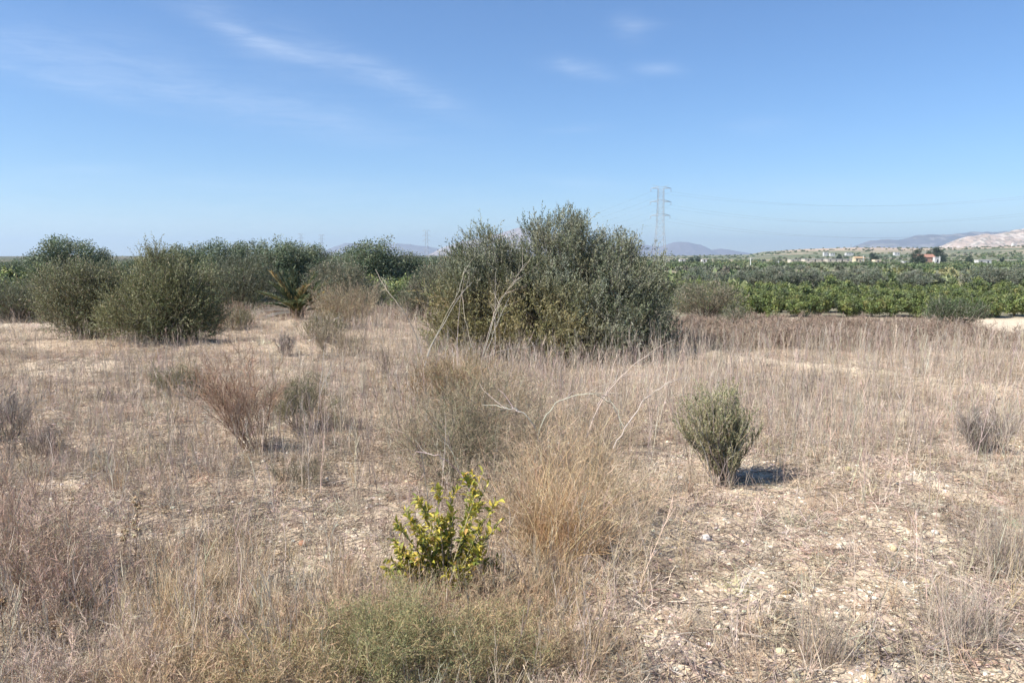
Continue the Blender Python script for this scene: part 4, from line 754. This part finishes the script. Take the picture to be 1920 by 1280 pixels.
def cover(name, label, tm, n, y0, y1, dens, cols, srange, seed, power=1.0, tilt=.12, mat=M_DRY, grow_far=0., dz=0., huev=.05, xr=(-1.25, 1.25)):
    R = np.random.default_rng(seed); X, Y = scatter(R, n, y0, y1, power, xr=xr); k = R.uniform(size=n) < dens(X, Y); X = X[k]; Y = Y[k]; n = len(X); Z = zh(X, Y) + dz
    hue = fbm(X * .7, Y * .7, 3, seed + 1)[:, None]; ci = R.choice(len(cols), n); tint = np.asarray(cols)[ci] * (.62 + .76 * hue); tint = jit(R, tint, n, .12, huev)
    S = R.uniform(srange[0], srange[1], n) * (1 + grow_far * np.clip(Y / 20, 0, 2)); S = S * (1 - .45 * sstep(11, 16, Y) * sstep(1150, 1350, 960 + F_PX * X / Y)); g = Geo(); which = R.integers(0, len(tm), n)
    for t in range(len(tm)):
        q = which == t; m = q.sum(); stamp(g, tm[t], np.c_[X, Y, Z][q], S[q], R.uniform(0, 6.28, m), tint[q], tilt=R.normal(size=(m, 2)) * tilt)
    o = g.build(name, mat); tag(o, label, 'ground cover', kind='stuff'); return o
ST_T = [tmpl(t_stalk, 800 + k, .36, 6 + k % 4) for k in range(8)]; CL_T = [tmpl(t_clump, 820 + k, .28) for k in range(8)]; MT_T = [tmpl(t_mat, 840 + k) for k in range(8)]; TW_T = [tmpl(t_twigs, 860 + k) for k in range(6)]; RK_T = [tmpl(t_stone, 880 + k) for k in range(8)]
GRC = [(.56, .465, .37), (.48, .395, .315), (.66, .56, .45), (.39, .32, .26), (.53, .42, .31)]
def right_field(X, Y):   # the stand of upright grey-tan weeds
    P = 960 + F_PX * X / Y
    a = sstep(1120, 1320, P) * sstep(4.3, 6.2, Y + (fbm(X * .8, Y * .8, 2, 61) - .5) * 3)
    c = sstep(600, 760, P) * sstep(6.0, 8, Y)
    l = sstep(760, 600, P) * (.25 + .3 * sstep(4.5, 6, Y) * sstep(11, 8, Y)); return np.clip(np.maximum(np.maximum(a, c), l), 0, 1)
def d_stalk(X, Y):
    n = fbm(X * 1.1, Y * 1.1, 3, 62); return np.clip(right_field(X, Y) * sstep(.28, .5, n) + .10, 0, 1) * (1 - .85 * bare(X, Y))
def d_clump(X, Y):
    P = 960 + F_PX * X / Y; n = fbm(X * 1.6, Y * 1.6, 3, 63); return np.clip(sstep(.35, .6, n) * (.5 + .5 * sstep(1200, 1000, P)), .06, 1) * (1 - .8 * bare(X, Y))
def d_mat(X, Y): return np.clip(sstep(.25, .6, fbm(X * 2.4, Y * 2.4, 3, 64)), .25, 1) * (1 - .65 * bare(X, Y))
cover('dry_grass', 'upright grey-tan dried weed stalks covering the field', ST_T, 66000, 2.6, 30, d_stalk, GRC, (.55, 1.25), 901, power=1.15, grow_far=.0)
cover('dry_grass', 'tan tufts of thin dead grass between the shrubs', CL_T, 24000, 2.3, 30, d_clump, GRC + [(.50, .37, .22)], (.35, 1.0), 902, power=1.1)
TS_T = [tmpl(t_stalk, 1200 + k, .55, 8, .0016) for k in range(8)]
def d_tall(X, Y):
    P = 960 + F_PX * X / Y; n = fbm(X * .9, Y * .9, 3, 66); a = sstep(930, 1000, P) * sstep(6.6, 7.6, Y) * sstep(12.6, 11.6, Y) * sstep(1700, 1250, P)
    b = sstep(1250, 1350, P) * sstep(4.8, 6.0, Y) * .6; c = sstep(560, 760, P) * sstep(4.4, 5.6, Y) * .45; return np.clip(np.maximum(np.maximum(a, b), c) * sstep(.25, .55, n), 0, 1) * (1 - .6 * bare(X, Y))
cover('tall_dry_grass', 'taller upright dead stalks standing in front of the big olive shrub and to its right', TS_T, 17500, 4.5, 18, d_tall, [(.55, .46, .37), (.46, .38, .31), (.38, .31, .25), (.60, .52, .43)], (.5, 1.15), 907, power=.9)
cover('orange_grass', 'orange-tan curled dead grass along the bottom left of the field', CL_T, 9500, 2.3, 4.6, lambda X, Y: sstep(.3, .55, fbm(X * 2, Y * 2, 3, 67)) * sstep(1180, 980, 960 + F_PX * X / Y) * sstep(80, 300, 960 + F_PX * X / Y) * sstep(4.3, 3.3, Y), [(.70, .54, .36), (.64, .48, .31), (.76, .62, .44), (.56, .43, .29)], (.35, .85), 908, power=.8)
cover('dry_thatch', 'matted low dead grass lying on the soil', MT_T, 30000, 2.2, 24, d_mat, GRC + [(.46, .34, .23)], (.6, 1.4), 903, power=1.2, tilt=.0)
cover('twig_litter', 'bits of broken twig and straw strewn over the soil', TW_T, 11000, 2.2, 14, lambda X, Y: np.full(len(X), .9), [(.46, .37, .29), (.38, .29, .22), (.58, .48, .38), (.26, .20, .16)], (.6, 1.3), 904, power=1.3, tilt=0)
cover('gravel', 'small pale stones scattered over the soil', RK_T, 110000, 2.2, 26, lambda X, Y: np.clip(.35 + bare(X, Y) * .7, 0, 1), [(.56, .46, .33), (.46, .37, .27), (.64, .55, .43), (.38, .29, .21), (.66, .60, .52)], (.004, .019), 905, power=1.3, tilt=0, mat=M_STONE)
cover('gravel', 'larger pale rubble scattered over the soil', RK_T, 8000, 2.4, 20, lambda X, Y: np.clip(.35 + bare(X, Y) * .7, 0, 1), [(.60, .50, .36), (.66, .58, .46), (.5, .40, .29)], (.012, .030), 906, power=1.2, tilt=0, mat=M_STONE)

# ------------------------------------------------------------------ trees beyond the drop
def tree_proto(name, seed, h, w, cols, ncl=260, ln=.16, wd=.07, trunk=.25, style='round', lean=0.):
    R = np.random.default_rng(seed); o = bpy.data.objects.new(name, None); COL.objects.link(o); lobes = []
    nl = 8
    for k in range(nl):
        a = k * 2.4 + R.uniform(-.5, .5); q = R.uniform(.35, 1.) ** .5; rr = w * R.uniform(.15, .25); z = h * R.uniform(trunk + .18, .9) - rr * .6 * q; fr = (w * .5 - rr) * q
        lobes.append(((math.cos(a) * fr, math.sin(a) * fr, max(z, trunk * h)), (rr, rr, rr * R.uniform(.8, 1.15))))
    lobes.append(((w * R.uniform(-.08, .08), 0, h * .84), (w * .17, w * .17, h * .15))); lobes.append(((0, 0, h * (.42 + trunk * .3)), (w * .36, w * .36, h * .26)))
    P, O, k = lobe_points(R, lobes, ncl, .6); per = 34; li = np.repeat(np.arange(ncl), per); n = len(li)
    cs = min(w, h) * .062; lp = P[li] + rdir(R, n) * (R.uniform(0, 1, (n, 1)) ** .5) * cs * 1.9; cc = jit(R, pick(R, cols, ncl), ncl, .14, .04)
    g = Geo(); tp = h * trunk; s = grow(R, np.array([[0, 0, -.1]]), np.array([[lean, 0, 1.]]), tp + .1, 6, .08, .1); tubes(g, s, w * .045, w * .032, (.16, .13, .10), 8); top = s[0, -1]
    tg = P[R.choice(ncl, 26, replace=False)]; lim = limb_curves(R, top, tg, 6, spread=w * .01, sag=.06); tubes(g, lim, w * .018, w * .004, jit(R, (.17, .14, .11), len(lim)), 5); g.build('trunk', M_BARK, o)
    g = Geo(); leaves(g, R, lp, rdir(R, n) + np.array([[0, 0, .35]]), ln * R.uniform(.6, 1.3, n), wd * R.uniform(.7, 1.3, n), jit(R, cc[li], n, .16, .04)); g.build('crown', M_LEAF, o)
    return o
def place(o, first, px, Y, label, cat, group, s=(1, 1, 1), rz=0., dz=0.):
    c = o if first else copy_tree(o); p = gy(px, Y); c.location = (p[0], p[1], p[2] + dz); c.scale = s; c.rotation_euler = (0, 0, rz); tag(c, label, cat, group); return c
TREEG = [(.135, .17, .095), (.17, .205, .12), (.10, .135, .075), (.22, .24, .145)]
def left_trees():
    R = np.random.default_rng(950)
    PT = [tree_proto('olive_tree', 960 + k, 6.4, 5.4, TREEG, 460, ln=.17, wd=.10, trunk=.16) for k in range(4)]
    used = set()
    # px, top py, distance, width factor, label
    L = [(118, 441, 80, 1.0, 'tall grey-green tree standing apart at the far left, left half of its broad crown'), (158, 452, 81, .95, 'tall grey-green tree standing apart at the far left, right half of its broad crown'), (193, 466, 82, .6, 'small grey-green tree at the right foot of the far left tree'),
         (62, 474, 84, .55, 'small dark tree just left of the far left tree'), (248, 483, 86, .5, 'small dark green tree left behind the left shrub pair'), (285, 470, 80, .7, 'dark tree behind the top of the left shrub pair'),
         (335, 460, 80, .9, 'dark green tree in the left tree row, just right of the shrub tops'), (375, 458, 82, .9, 'olive green tree in the left tree row, second from the shrubs'), (417, 448, 80, .72, 'tall narrow tree poking out of the left tree row'),
         (455, 458, 83, .9, 'round tree in the left tree row left of its highest crown'), (490, 452, 80, .9, 'broad tree in the left tree row above the palm, left side'), (530, 446, 80, .9, 'highest tree of the left tree row above the palm'),
         (565, 454, 82, .8, 'tree of the left tree row above the right palm fronds'), (592, 459, 80, .6, 'last tall tree at the right end of the left tree row'), (628, 474, 84, .55, 'low tree filling the gap before the dark tree group'),
         (655, 468, 78, .6, 'small tree at the left foot of the dark tree group'), (682, 455, 75, .8, 'left tree of the dark tree group'), (722, 447, 75, .95, 'highest tree of the dark tree group'), (760, 472, 76, .7, 'lower tree at the right of the dark tree group'),
         (785, 484, 77, .6, 'low dark tree right of the dark tree group'), (812, 480, 90, .5, 'round dark tree touching the left flank of the big olive shrub'), (840, 494, 78, .6, 'low dark tree half hidden behind the big olive shrub')]
    L += [(-30, 486, 78, .8, 'dark green tree cut by the left photo edge'), (12, 489, 82, .7, 'low green tree just inside the left photo edge'), (40, 484, 88, .6, 'low green tree between the left photo edge and the far left tree'), (222, 486, 90, .6, 'low tree in the gap right of the far left tree'), (268, 484, 95, .6, 'low tree seen over the gap between the two left shrubs')]
    for i, (px, py, Y, wf, lab) in enumerate(L):
        k = i % 4; p = gy(px, Y); top = at(px, py, Y)[2]; sz = (top - p[2]) / 6.35; sw = sz * (.85 + .35 * wf)
        place(PT[k], i < 4, px, Y, lab, 'tree', 'trees in the left tree row', (sw, sw, sz), R.uniform(0, 6.28))
    # bright green orchard on the left, two rows
    CT = [tree_proto('orchard_tree', 980 + k, 2.6, 2.9, CITRUS, 190, ln=.17, wd=.10, trunk=.08) for k in range(3)]
    n = 0
    for (Y, x0, x1, n_, nm, sc) in ((52, -30, 95, 4, 'bright green citrus tree at the far left behind the grey-green low shrub', 1.25), (57, -60, 100, 5, 'citrus tree in the second row at the far left', 1.45), (62, 200, 470, 7, 'citrus tree glimpsed behind the left shrub pair', 1.25), (50, 690, 800, 4, 'bright green citrus tree between the dark tree group and the big olive shrub', 1.0), (56, 640, 860, 6, 'citrus tree in the row at the foot of the dark tree group', 1.2)):
        for j in range(n_):
            px = x0 + (x1 - x0) * (j + .5) / n_ + R.uniform(-5, 5); s = sc * R.uniform(.88, 1.1); place(CT[n % 3], n < 3, px, Y * R.uniform(.98, 1.02), nm, 'tree', 'citrus trees of the left orchard: ' + str(int(Y)) + ' m row', (s * 1.1, s * 1.1, s), R.uniform(0, 6.28)); n += 1
    # right orchard: four rows of citrus trees
    ordn = ['first', 'second', 'third', 'fourth', 'fifth', 'sixth', 'seventh', 'eighth', 'ninth', 'tenth', 'eleventh', 'twelfth', 'thirteenth', 'fourteenth', 'fifteenth', 'sixteenth']
    for row, Y in enumerate((60, 65, 70.5, 76.5)):
        nn = 15; 
        for j in range(nn):
            px = 1262 + 46 * j + (row % 2) * 20 + R.uniform(-6, 6)
            if row == 0 and j < 2: continue
            s = R.uniform(.72, .9) * (1 + .03 * row)
            lab = 'citrus tree in the front row of the right orchard, ' + ordn[j] + ' from the big olive shrub' if row == 0 else 'citrus tree in the rows behind the front row of the right orchard'
            place(CT[(j + row) % 3], False, px, Y + R.uniform(-.6, .6), lab, 'tree', 'front row of the right orchard' if row == 0 else 'back rows of the right orchard', (s * R.uniform(.85, 1.1), s * R.uniform(.85, 1.1), s * R.uniform(.85, 1.1)), R.uniform(0, 6.28))
    # grey olives behind the orchard
    OT = [tree_proto('grey_olive_tree', 990 + k, 4.0, 5.0, [(.175, .195, .14), (.22, .235, .175), (.14, .16, .11)], 210, ln=.22, wd=.09, trunk=.18) for k in range(3)]
    L = [(1310, 503, 108, .85, 'first one from the big olive shrub'), (1342, 510, 112, .7, 'second one, low and round'), (1385, 508, 114, .6, 'small one left of the pale post'), (1420, 506, 110, .8, 'one right beside the pale post'), (1455, 500, 108, .9, 'left one of the tall middle clump'), (1488, 498, 109, 1.0, 'tallest of the middle clump'), (1522, 505, 110, .8, 'right one of the middle clump'),
         (1560, 508, 112, .8, 'one below the long pale sheds'), (1598, 505, 110, .8, 'one below the yellow house'), (1632, 503, 108, .75, 'dark one right of the yellow house'), (1712, 508, 108, .85, 'left one of the pair below the red roof'), (1742, 513, 110, .7, 'right one of the pair below the red roof'), (1832, 500, 100, .95, 'left one of the large pair near the right edge'), (1862, 506, 101, .8, 'right one of the large pair near the right edge'), (1915, 497, 98, 1.0, 'one cut by the right photo edge')]
    for i, (px, py, Y, wf, lab) in enumerate(L):
        p = gy(px, Y); top = at(px, py, Y)[2]; sz = (top - p[2]) / 3.9; sw = (.6 + .45 * wf)
        place(OT[i % 3], i < 3, px, Y, 'grey olive behind the right orchard, ' + lab, 'tree', 'olive trees behind the right orchard', (sw, sw, sz), R.uniform(0, 6.28))
    # far single trees
    FT = [tree_proto('round_tree', 1000 + k, 8, 8.5, [(.045, .065, .04), (.06, .085, .05), (.075, .10, .06)], 170, ln=.5, wd=.25, trunk=.12) for k in range(2)]
    L = [(1294, 482, 495, 640, 'lone dark round tree on the pale plain near the pylon'), (1716, 467, 500, 520, 'big round dark tree beside the red-roofed farm, left one'), (1745, 464, 486, 620, 'big dark tree behind the red-roofed farm, right one'), (1758, 468, 488, 640, 'smaller dark tree joined to the right of the farm trees'),
         (1635, 474, 494, 640, 'dark round tree above the yellow house'), (1570, 476, 488, 900, 'dark tree on the hillside by the white hilltop house'), (1795, 488, 502, 560, 'small dark tree in the green field right of the farm'), (1812, 480, 496, 620, 'dark bushy tree in the green field, above the small one'), (1874, 482, 494, 700, 'dark tree in the hillside orchard near the right edge'), (1306, 480, 486, 800, 'tiny dark tree right of the lone round tree')]
    for i, (px, py, pb, Y, lab) in enumerate(L):
        p = gy(px, Y); top = at(px, py, Y)[2]; sz = max((top - p[2]) / 8, .25); sw = sz * .95
        place(FT[i % 2], i < 2, px, Y, lab, 'tree', 'single far trees', (sw, sw, sz), R.uniform(0, 6.28))
left_trees()

def far_orchards():
    R = np.random.default_rng(1100); T = []
    for k in range(5):
        g = Geo(); n = 90; u = rdir(R, n); u[:, 2] = np.abs(u[:, 2]); P = u * np.array([[1, 1, .95]]) * R.uniform(.55, 1.1, (n, 1)); leaves(g, R, P, rdir(R, n), .75, .5, jit(R, (1, 1, 1), n, .22, .04)); T.append(g.arrays())
    X = []; Y = []
    for i in range(0, 34):   # orchard rows running over the plain
        yy = 84 + 7.5 * i * (1 + i * .035); w = yy * .75; xs = np.arange(-w, w, 4.2 + i * .12); X.append(xs + R.normal(size=len(xs)) * .5); Y.append(np.full(len(xs), yy) + R.normal(size=len(xs)) * .8)
    X = np.concatenate(X); Y = np.concatenate(Y); keep = fbm(X * .02, Y * .014, 2, 1101) > .54; P = 960 + F_PX * X / Y; keep &= (P > 1180) | (R.uniform(size=len(X)) < .5); X = X[keep]; Y = Y[keep]
    n2 = 3200; Y2 = 380 * (2300 / 380) ** R.uniform(0, 1, n2); X2 = R.uniform(-.2, .78, n2) * Y2; k2 = (fbm(X2 * .006, Y2 * .006, 2, 1102) > .42); X2 = X2[k2]; Y2 = np.round(Y2[k2] / 22) * 22
    X = np.r_[X, X2]; Y = np.r_[Y, Y2]; Z = zh(X, Y); n = len(X); S = R.uniform(1.1, 1.7, n) * (1 + .5 * sstep(300, 1500, Y)); patch = _h(np.floor(X / 70), np.floor(Y / 95), 5)
    cols = np.array([(.16, .195, .085), (.13, .165, .08), (.22, .235, .105), (.19, .20, .13), (.15, .185, .085)])[(patch * 4.99).astype(int)]; tint = jit(R, cols, n, .14, .05)
    g = Geo(); w = R.integers(0, 5, n)
    for t in range(5):
        q = w == t; stamp(g, T[t], np.c_[X, Y, Z][q], S[q], R.uniform(0, 6.28, q.sum()), tint[q])
    tag(g.build('far_orchard', M_LEAF), 'far orchards and low scrub covering the plain beyond the trees', 'orchard', kind='stuff')
far_orchards()

# ------------------------------------------------------------------ pylons, wires, posts
def pylon_mesh(parent, H=51.):
    w = lambda z: np.interp(z, [0, .56 * H, H * .93], [7.6, 4.2, 3.4]) / 2
    A = []; B = []; lv = np.r_[np.linspace(0, .56, 8), np.linspace(.62, .955, 8)] * H; cor = [(-1, -1), (1, -1), (1, 1), (-1, 1)]
    P = lambda c, z: (c[0] * w(z), c[1] * w(z), z)
    for z0, z1 in zip(lv[:-1], lv[1:]):
        for i in range(4):
            c, d = cor[i], cor[(i + 1) % 4]; A += [P(c, z0), P(d, z0)]; B += [P(d, z1), P(c, z1)]; A.append(P(c, z1)); B.append(P(d, z1))
    g = Geo(); bars(g, A, B, .085, (.38, .39, .40)); g.build('lattice', M_STEEL, parent)
    for c in cor:
        g = Geo(); bars(g, [P(c, a) for a in (0, .56 * H)], [P(c, b) for b in (.56 * H, .955 * H)], .22, (.38, .39, .40)); g.build('leg', M_STEEL, parent)
    att = []
    for z, L in ((.62 * H, 6.2), (.79 * H, 6.6), (.955 * H, 6.4)):
        top = 1.1; g = Geo(); A = []; B = []
        for s in (-1, 1):
            for yy in (-1, 1): A += [(s * w(z), yy * w(z), z), (s * w(z), yy * w(z), z + top)]; B += [(s * L, 0, z + .1), (s * L, 0, z + .1)]
            for t in (.33, .66):
                xx = s * (w(z) + (L - w(z)) * t); A += [(xx, -w(z) * (1 - t), z), (xx, 0, z)]; B += [(xx, w(z) * (1 - t), z), (xx, 0, z + top * (1 - t))]
            att.append((s * L, z - 1.9))
        A.append((-w(z), 0, z + top)); B.append((w(z), 0, z + top)); bars(g, A, B, .22, (.38, .39, .40)); arm = g.build('crossarm', M_STEEL, parent)
        for s in (-1, 1):
            g = Geo(); zz = np.linspace(z, z - 1.9, 14); pr = np.array([[s * L, 0, q] for q in zz]); tubes(g, pr[None], .05, .05, (.3, .28, .26), 6)
            for q in zz[1:-1]: tubes(g, np.array([[[s * L, 0, q - .04], [s * L, 0, q + .04]]]), .16, .13, (.32, .24, .2), 8)
            g.build('insulator', M_STEEL, arm)
    g = Geo(); bars(g, [(s * w(.955 * H), 0, .955 * H + 1.1) for s in (-1, 1)], [(s * 5.2, 0, H) for s in (-1, 1)], .16, (.4, .41, .42)); g.build('earth_peak', M_STEEL, parent)
    return att
p0 = gy(1235, 500); py_ = thing('pylon', 'large lattice electricity pylon with three crossarms rising right of the big olive shrub', 'pylon', p0, group='electricity pylons'); att = pylon_mesh(py_)
PYL = []
for px, top, Y, lab in ((2150, 0, 420, 'electricity pylon outside the right edge carrying the wires'), (801, 430, 1330, 'distant pylon left of the big olive shrub beside the dark tree group'), (606, 439, 1500, 'distant thin pylon above the gap right of the left tree row'), (568, 437, 1900, 'faint far pylon just left of the thin one'), (1591, 458, 3000, 'tiny faint pylon on the skyline at the foot of the blue mountain')):
    c = copy_tree(py_); p = gy(px, Y); s = 1. if not top else (at(px, top, Y)[2] - p[2]) / 51; c.location = p; c.scale = (s, s, s); c.rotation_euler[2] = 0; tag(c, lab, 'pylon', 'electricity pylons'); PYL.append((p, s))
def wire(label, a, b, sag, grp):
    t = np.linspace(0, 1, 60)[:, None]; P = a * (1 - t) + b * t; P[:, 2] -= 4 * sag * (t * (1 - t))[:, 0]; g = Geo(); P = P - a; tubes(g, P[None], .026, .026, (.16, .17, .19), 4); o = g.build('power_line', M_STEEL); o.location = a; tag(o, label, 'power line', grp)
names = ['lowest left', 'lowest right', 'middle left', 'middle right', 'top left', 'top right']
for k, (ax, az) in enumerate(att):
    a = p0 + np.array([ax, 0, az]); pb, s = PYL[0]; b_ = pb + np.array([ax, 0, az]) 
    if k in (0, 1, 2, 3, 4, 5): wire('power line running right from the ' + names[k] + ' arm of the large pylon', a, b_, 13.0 if k < 4 else 11.5, 'power lines on the right')
    pb, s = PYL[1]; wire('power line running left from the ' + names[k] + ' arm of the large pylon', a, pb + np.array([ax, 0, az]) * s, 24, 'power lines on the left')
def post(label, px, top, Y):
    p = gy(px, Y); h = at(px, top, Y)[2] - p[2]; o = thing('utility_pole', label, 'pole', p, group='pale posts in the fields'); g = Geo(); tubes(g, np.array([[[0, 0, -.3], [0, 0, h]]]), .24, .16, (.62, .62, .58), 8); g.build('pole', M_WHITE, o)
    g = Geo(); bars(g, [(-.9, 0, h - .5)], [(.9, 0, h - .5)], .14, (.5, .5, .48)); g.build('crossarm', M_STEEL, o)
post('pale concrete pole standing behind the grey olives, leftmost of the three', 1405, 483, 330); post('thin pale pole just right of the yellow house', 1615, 479, 560); post('pale pole right of the red-roofed farm', 1757, 480, 520); post('faint short pole between the leftmost pole and the sheds', 1457, 489, 420)

# ------------------------------------------------------------------ far houses and sheds
M_ROOF = principled('roof_tile', rough=.9, noise=(2, .8, 1.15)); M_DARK = principled('dark_opening', (.05, .05, .055), rough=.4, attr=False)
def house(name, label, px, Y, w, d, h, wall, roof=None, rh=1.3, wins=3, cat='house', group=None, flat=True, dz=0., rz=0., z=None):
    p = gy(px, Y); p[2] += dz; o = thing(name, label, cat, p, rz, group); g = Geo(); box(g, -w / 2, w / 2, -d / 2, d / 2, -2.5, h, wall); g.build('wall', M_WHITE, o)
    g = Geo()
    if flat: box(g, -w / 2 - .15, w / 2 + .15, -d / 2 - .15, d / 2 + .15, h + .003, h + .3, roof or wall)
    else:
        e = .35; v = [(-w / 2 - e, -d / 2 - e, h + .003), (w / 2 + e, -d / 2 - e, h + .003), (w / 2 + e, d / 2 + e, h + .003), (-w / 2 - e, d / 2 + e, h + .003), (-w / 2 - e, 0, h + rh), (w / 2 + e, 0, h + rh)]; g.add(v, [(0, 1, 5, 4), (2, 3, 4, 5), (0, 3, 2, 1)], roof); g.add(v, [(0, 4, 3), (1, 2, 5)], wall)
    g.build('roof', M_ROOF, o)
    for k in range(wins):
        x = -w / 2 + w * (k + .5) / wins; g = Geo(); isd = (k == wins // 2); box(g, x - .5, x + .5, -d / 2 - .05, -d / 2 + .03, 0 if isd else h * .4, h * .8 if not isd else 2.1, (.08, .08, .09)); g.build('door' if isd else 'window', M_DARK, o)
WH = (.52, .51, .49); CR = (.50, .45, .37)
house('farmhouse', 'yellow-cream farmhouse with orange roof right of the long pale sheds', 1606, 600, 7, 6, 3.6, (.56, .49, .34), (.40, .27, .16), wins=3, flat=False, dz=.8)
house('farmhouse', 'red-roofed farmhouse beneath the two big dark trees', 1728, 560, 12, 8, 3.2, (.34, .22, .17), (.34, .18, .13), rh=2.2, wins=3, flat=False, dz=2.0)
house('farmhouse', 'small white house right beside the red-roofed farmhouse', 1751, 555, 4, 4, 3.6, WH, wins=1, dz=1.5)
house('shed', 'long low pale shed left of the yellow house, right one', 1572, 640, 24, 8, 2.2, CR, WH, wins=5, cat='shed', dz=1.2)
house('shed', 'long low pale shed, middle one of the row', 1522, 650, 17, 8, 2.0, CR, WH, wins=3, cat='shed', dz=1.4)
house('shed', 'low pale shed at the left end of the row', 1490, 660, 12, 8, 1.8, CR, WH, wins=3, cat='shed', dz=1.3)
house('shed', 'small cream shed just right of the yellow house', 1640, 590, 5, 5, 2.6, (.66, .56, .42), wins=1, cat='shed', dz=.6)
house('shed', 'small white shed in the scrub left of the red-roofed farm', 1693, 560, 4, 4, 2.2, WH, wins=1, cat='shed')
house('shed', 'white shed below the orchard slope right of the farm', 1838, 540, 9, 5, 2.6, WH, wins=2, cat='shed', dz=.6)
house('farmhouse', 'white hilltop house with tower room left of the hillside tree', 1544, 1300, 7, 6, 4, WH, wins=2, dz=3)
house('shed', 'low white building on the hill right of the white hilltop house', 1556, 1280, 7, 6, 2.4, WH, wins=2, cat='shed', dz=3)
house('farmhouse', 'wide white building on the hill right of the hillside tree', 1588, 1300, 12, 7, 2.4, WH, wins=3, dz=3)
house('farmhouse', 'white house on the hill above the red-roofed farm', 1676, 1250, 8, 6, 3.0, WH, wins=2, dz=3)
house('shed', 'white shed at the foot of the lone round tree', 1318, 660, 4, 4, 2.2, WH, wins=1, cat='shed', dz=1)
house('shed', 'low white shed left of the lone round tree, nearer the tree', 1277, 680, 5, 4, 2., WH, wins=1, cat='shed', dz=1.2)
house('shed', 'low white shed left of the lone round tree, nearer the pylon', 1248, 700, 5, 4, 2., CR, wins=1, cat='shed', dz=1.2)
house('farmhouse', 'small white house on the ridge near the right edge', 1894, 1900, 8, 8, 6, WH, wins=1, dz=2)

# ------------------------------------------------------------------ haze
def haze():
    g = Geo(); box(g, -16000, 16000, -1500, 19000, -60, 420, (1, 1, 1)); me = g.mesh('haze'); m = bpy.data.materials.new('air'); m.use_nodes = True; N = m.node_tree.nodes; N.clear()
    out = N.new('ShaderNodeOutputMaterial'); v = N.new('ShaderNodeVolumePrincipled'); v.inputs['Color'].default_value = (.66, .83, 1, 1); v.inputs['Density'].default_value = 9e-5; v.inputs['Anisotropy'].default_value = .2
    m.node_tree.links.new(v.outputs[0], out.inputs['Volume']); me.materials.append(m); o = link('haze', me); tag(o, kind='stuff'); m.cycles.homogeneous_volume = True
haze()
